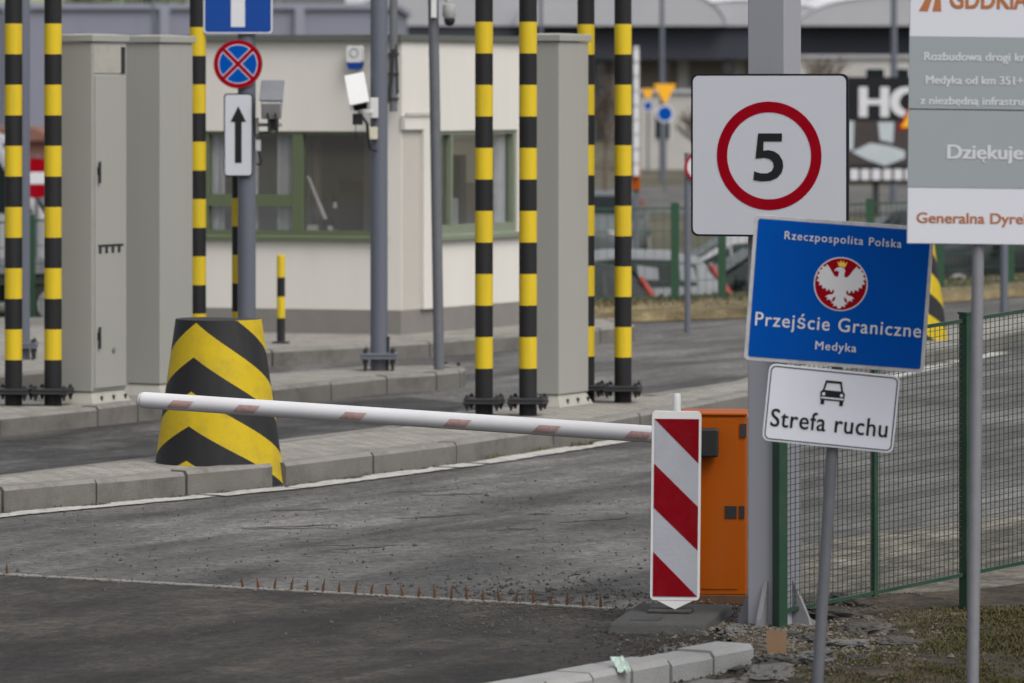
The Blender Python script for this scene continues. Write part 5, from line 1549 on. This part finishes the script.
for xc, rp, hp in ((455,110,42),(620,105,46),(750,90,26),(895,98,30),(1060,110,42),(1210,95,30)):
    vault(xc, rp, hp, -.2 - .25*(int(xc) % 7))
for px in (420,520,600,664,728,790,850,940,1040,1140):
    mb = MB(); mb.box(Xh(px)-.3,Xh(px)+.3,.2,.8,0,Zh(59)); mb.build('pillar', M['hall_dark'], t)
for px in (618,684,741,830,860,905):
    MB().box(Xh(px)-.25,Xh(px)+.45,4.8,4.99,Zh(100),Zh(60)).build('window', M['plastic_white'], t)

# lamp posts
def lamp(px, Y, wpx, label, top=-30):
    s_ = F/Y
    t = thing('lamp_post', label, 'lamp post', ((px-512)/s_, Y, LOW), group='tall lamp posts in the distance')
    ztop = H-(top-YH)/s_-LOW
    mb = MB(); mb.tube((0,0,0),(0,0,ztop),wpx/s_/2*1.15,wpx/s_/2*.8,14); mb.build('pole', M['slate'], t)
    mb = MB(); mb.tube((0,0,ztop),(1.0,0,ztop+.25),.05,n=8); mb.build('arm', M['slate'], t)
    mb = MB(); mb.box(.9,1.6,-.15,.15,ztop+.2,ztop+.32); mb.build('lamp_head', M['galv_dark'], t, bevel=.03)
lamp(662, 200, 5, 'tall grey lamp post behind the yellow triangle signs')
lamp(894, 165, 7, 'tall grey lamp post rising behind the black billboard')
lamp(153, 190, 3.5, 'thin dark lamp post above the roofs of the paired grey cabinets')
lamp(541, 150, 4, 'tall thin lamp post above the single grey cabinet')

# bare trees before the hall, spring trees on the hill at the left
def bare_tree(px, Y, h, label, seed):
    rnd = random.Random(seed)
    t = thing('bare_tree', label, 'tree', ((px-512)*Y/F, Y, LOW), group='leafless trees in front of the hall')
    mb = MB(); mb.tube((0,0,0),(0,0,h*.35),h*.022,h*.016,10); mb.build('trunk', M['bark'], t)
    mb = MB()
    def grow(p, d, l, r_, lev):
        q = p + d*l; mb.tube(p, q, r_, r_*.65, 6, caps=False)
        if lev == 0: return
        for _ in range(rnd.choice((3,3,4))):
            dd = (d + Vector((rnd.uniform(-.7,.7), rnd.uniform(-.7,.7), rnd.uniform(-.1,.5)))).normalized()
            grow(p + d*l*rnd.uniform(.55,1), dd, l*rnd.uniform(.6,.8), r_*.6, lev-1)
    grow(Vector((0,0,h*.34)), Vector((0,0,1)), h*.24, h*.016, 5)
    mb.build('branches', M['bark'], t)
bare_tree(822, 165, 5.0, 'small leafless tree left of the black billboard', 3)
bare_tree(700, 150, 3.2, 'low leafless tree just left of the speed limit sign, before the pale cabin', 5)
bare_tree(606, 140, 4.2, 'leafless tree seen between the striped posts', 8)

mb = MB(); nx = 40
vs = []
for i in range(nx+1):
    x = -120 + 100*i/nx
    for y, zf in ((300,0),(380,.6),(470,1)):
        vs.append((x, y, LOW + zf*(14 + 2.5*math.sin(i*.5) + 1.3*math.sin(i*1.3))))
mb.add(vs, [(3*i+j,3*i+3+j,3*i+4+j,3*i+1+j) for i in range(nx) for j in (0,1)])
tag(mb.build('hill', M['leaf_pale'], smooth=60), kind='structure')
def leafy_tree(x, Y, z0, h, label, seed, m):
    rnd = random.Random(seed)
    t = thing('tree', label, 'tree', (x, Y, z0), group='spring trees beyond the warehouse')
    mb = MB(); mb.tube((0,0,0),(0,0,h*.6),h*.03,h*.012,8); mb.build('trunk', M['bark'], t)
    mb = MB()
    cl = [Vector((rnd.gauss(0,h*.16), rnd.gauss(0,h*.16), h*rnd.uniform(.42,.95))) for _ in range(16)]
    for _ in range(1500):
        c_ = rnd.choice(cl); p = c_ + Vector((rnd.gauss(0,1),rnd.gauss(0,1),rnd.gauss(0,1)))*h*.075
        a = Vector((rnd.uniform(-1,1),rnd.uniform(-1,1),rnd.uniform(-1,1))).normalized(); b = a.orthogonal().normalized(); q = h*.022
        mb.add([p+a*q, p+b*q, p-a*q, p-b*q], [(0,1,2,3)])
    mb.build('crown', [m], t)
for i, (px, lab) in enumerate(((70,'green tree above the warehouse roof at the far left, over the striped post'),(112,'green tree above the warehouse roof, left of the thin dark lamp post'),(180,'pale green tree above the warehouse roof, right of the thin dark lamp post'))):
    Y = 285+i*6; leafy_tree((px-512)*Y/F, Y, LOW, 9.2+.6*i, lab, 20+i, M['leaf'] if i < 2 else M['leaf_pale'])

bpy.context.view_layer.update()
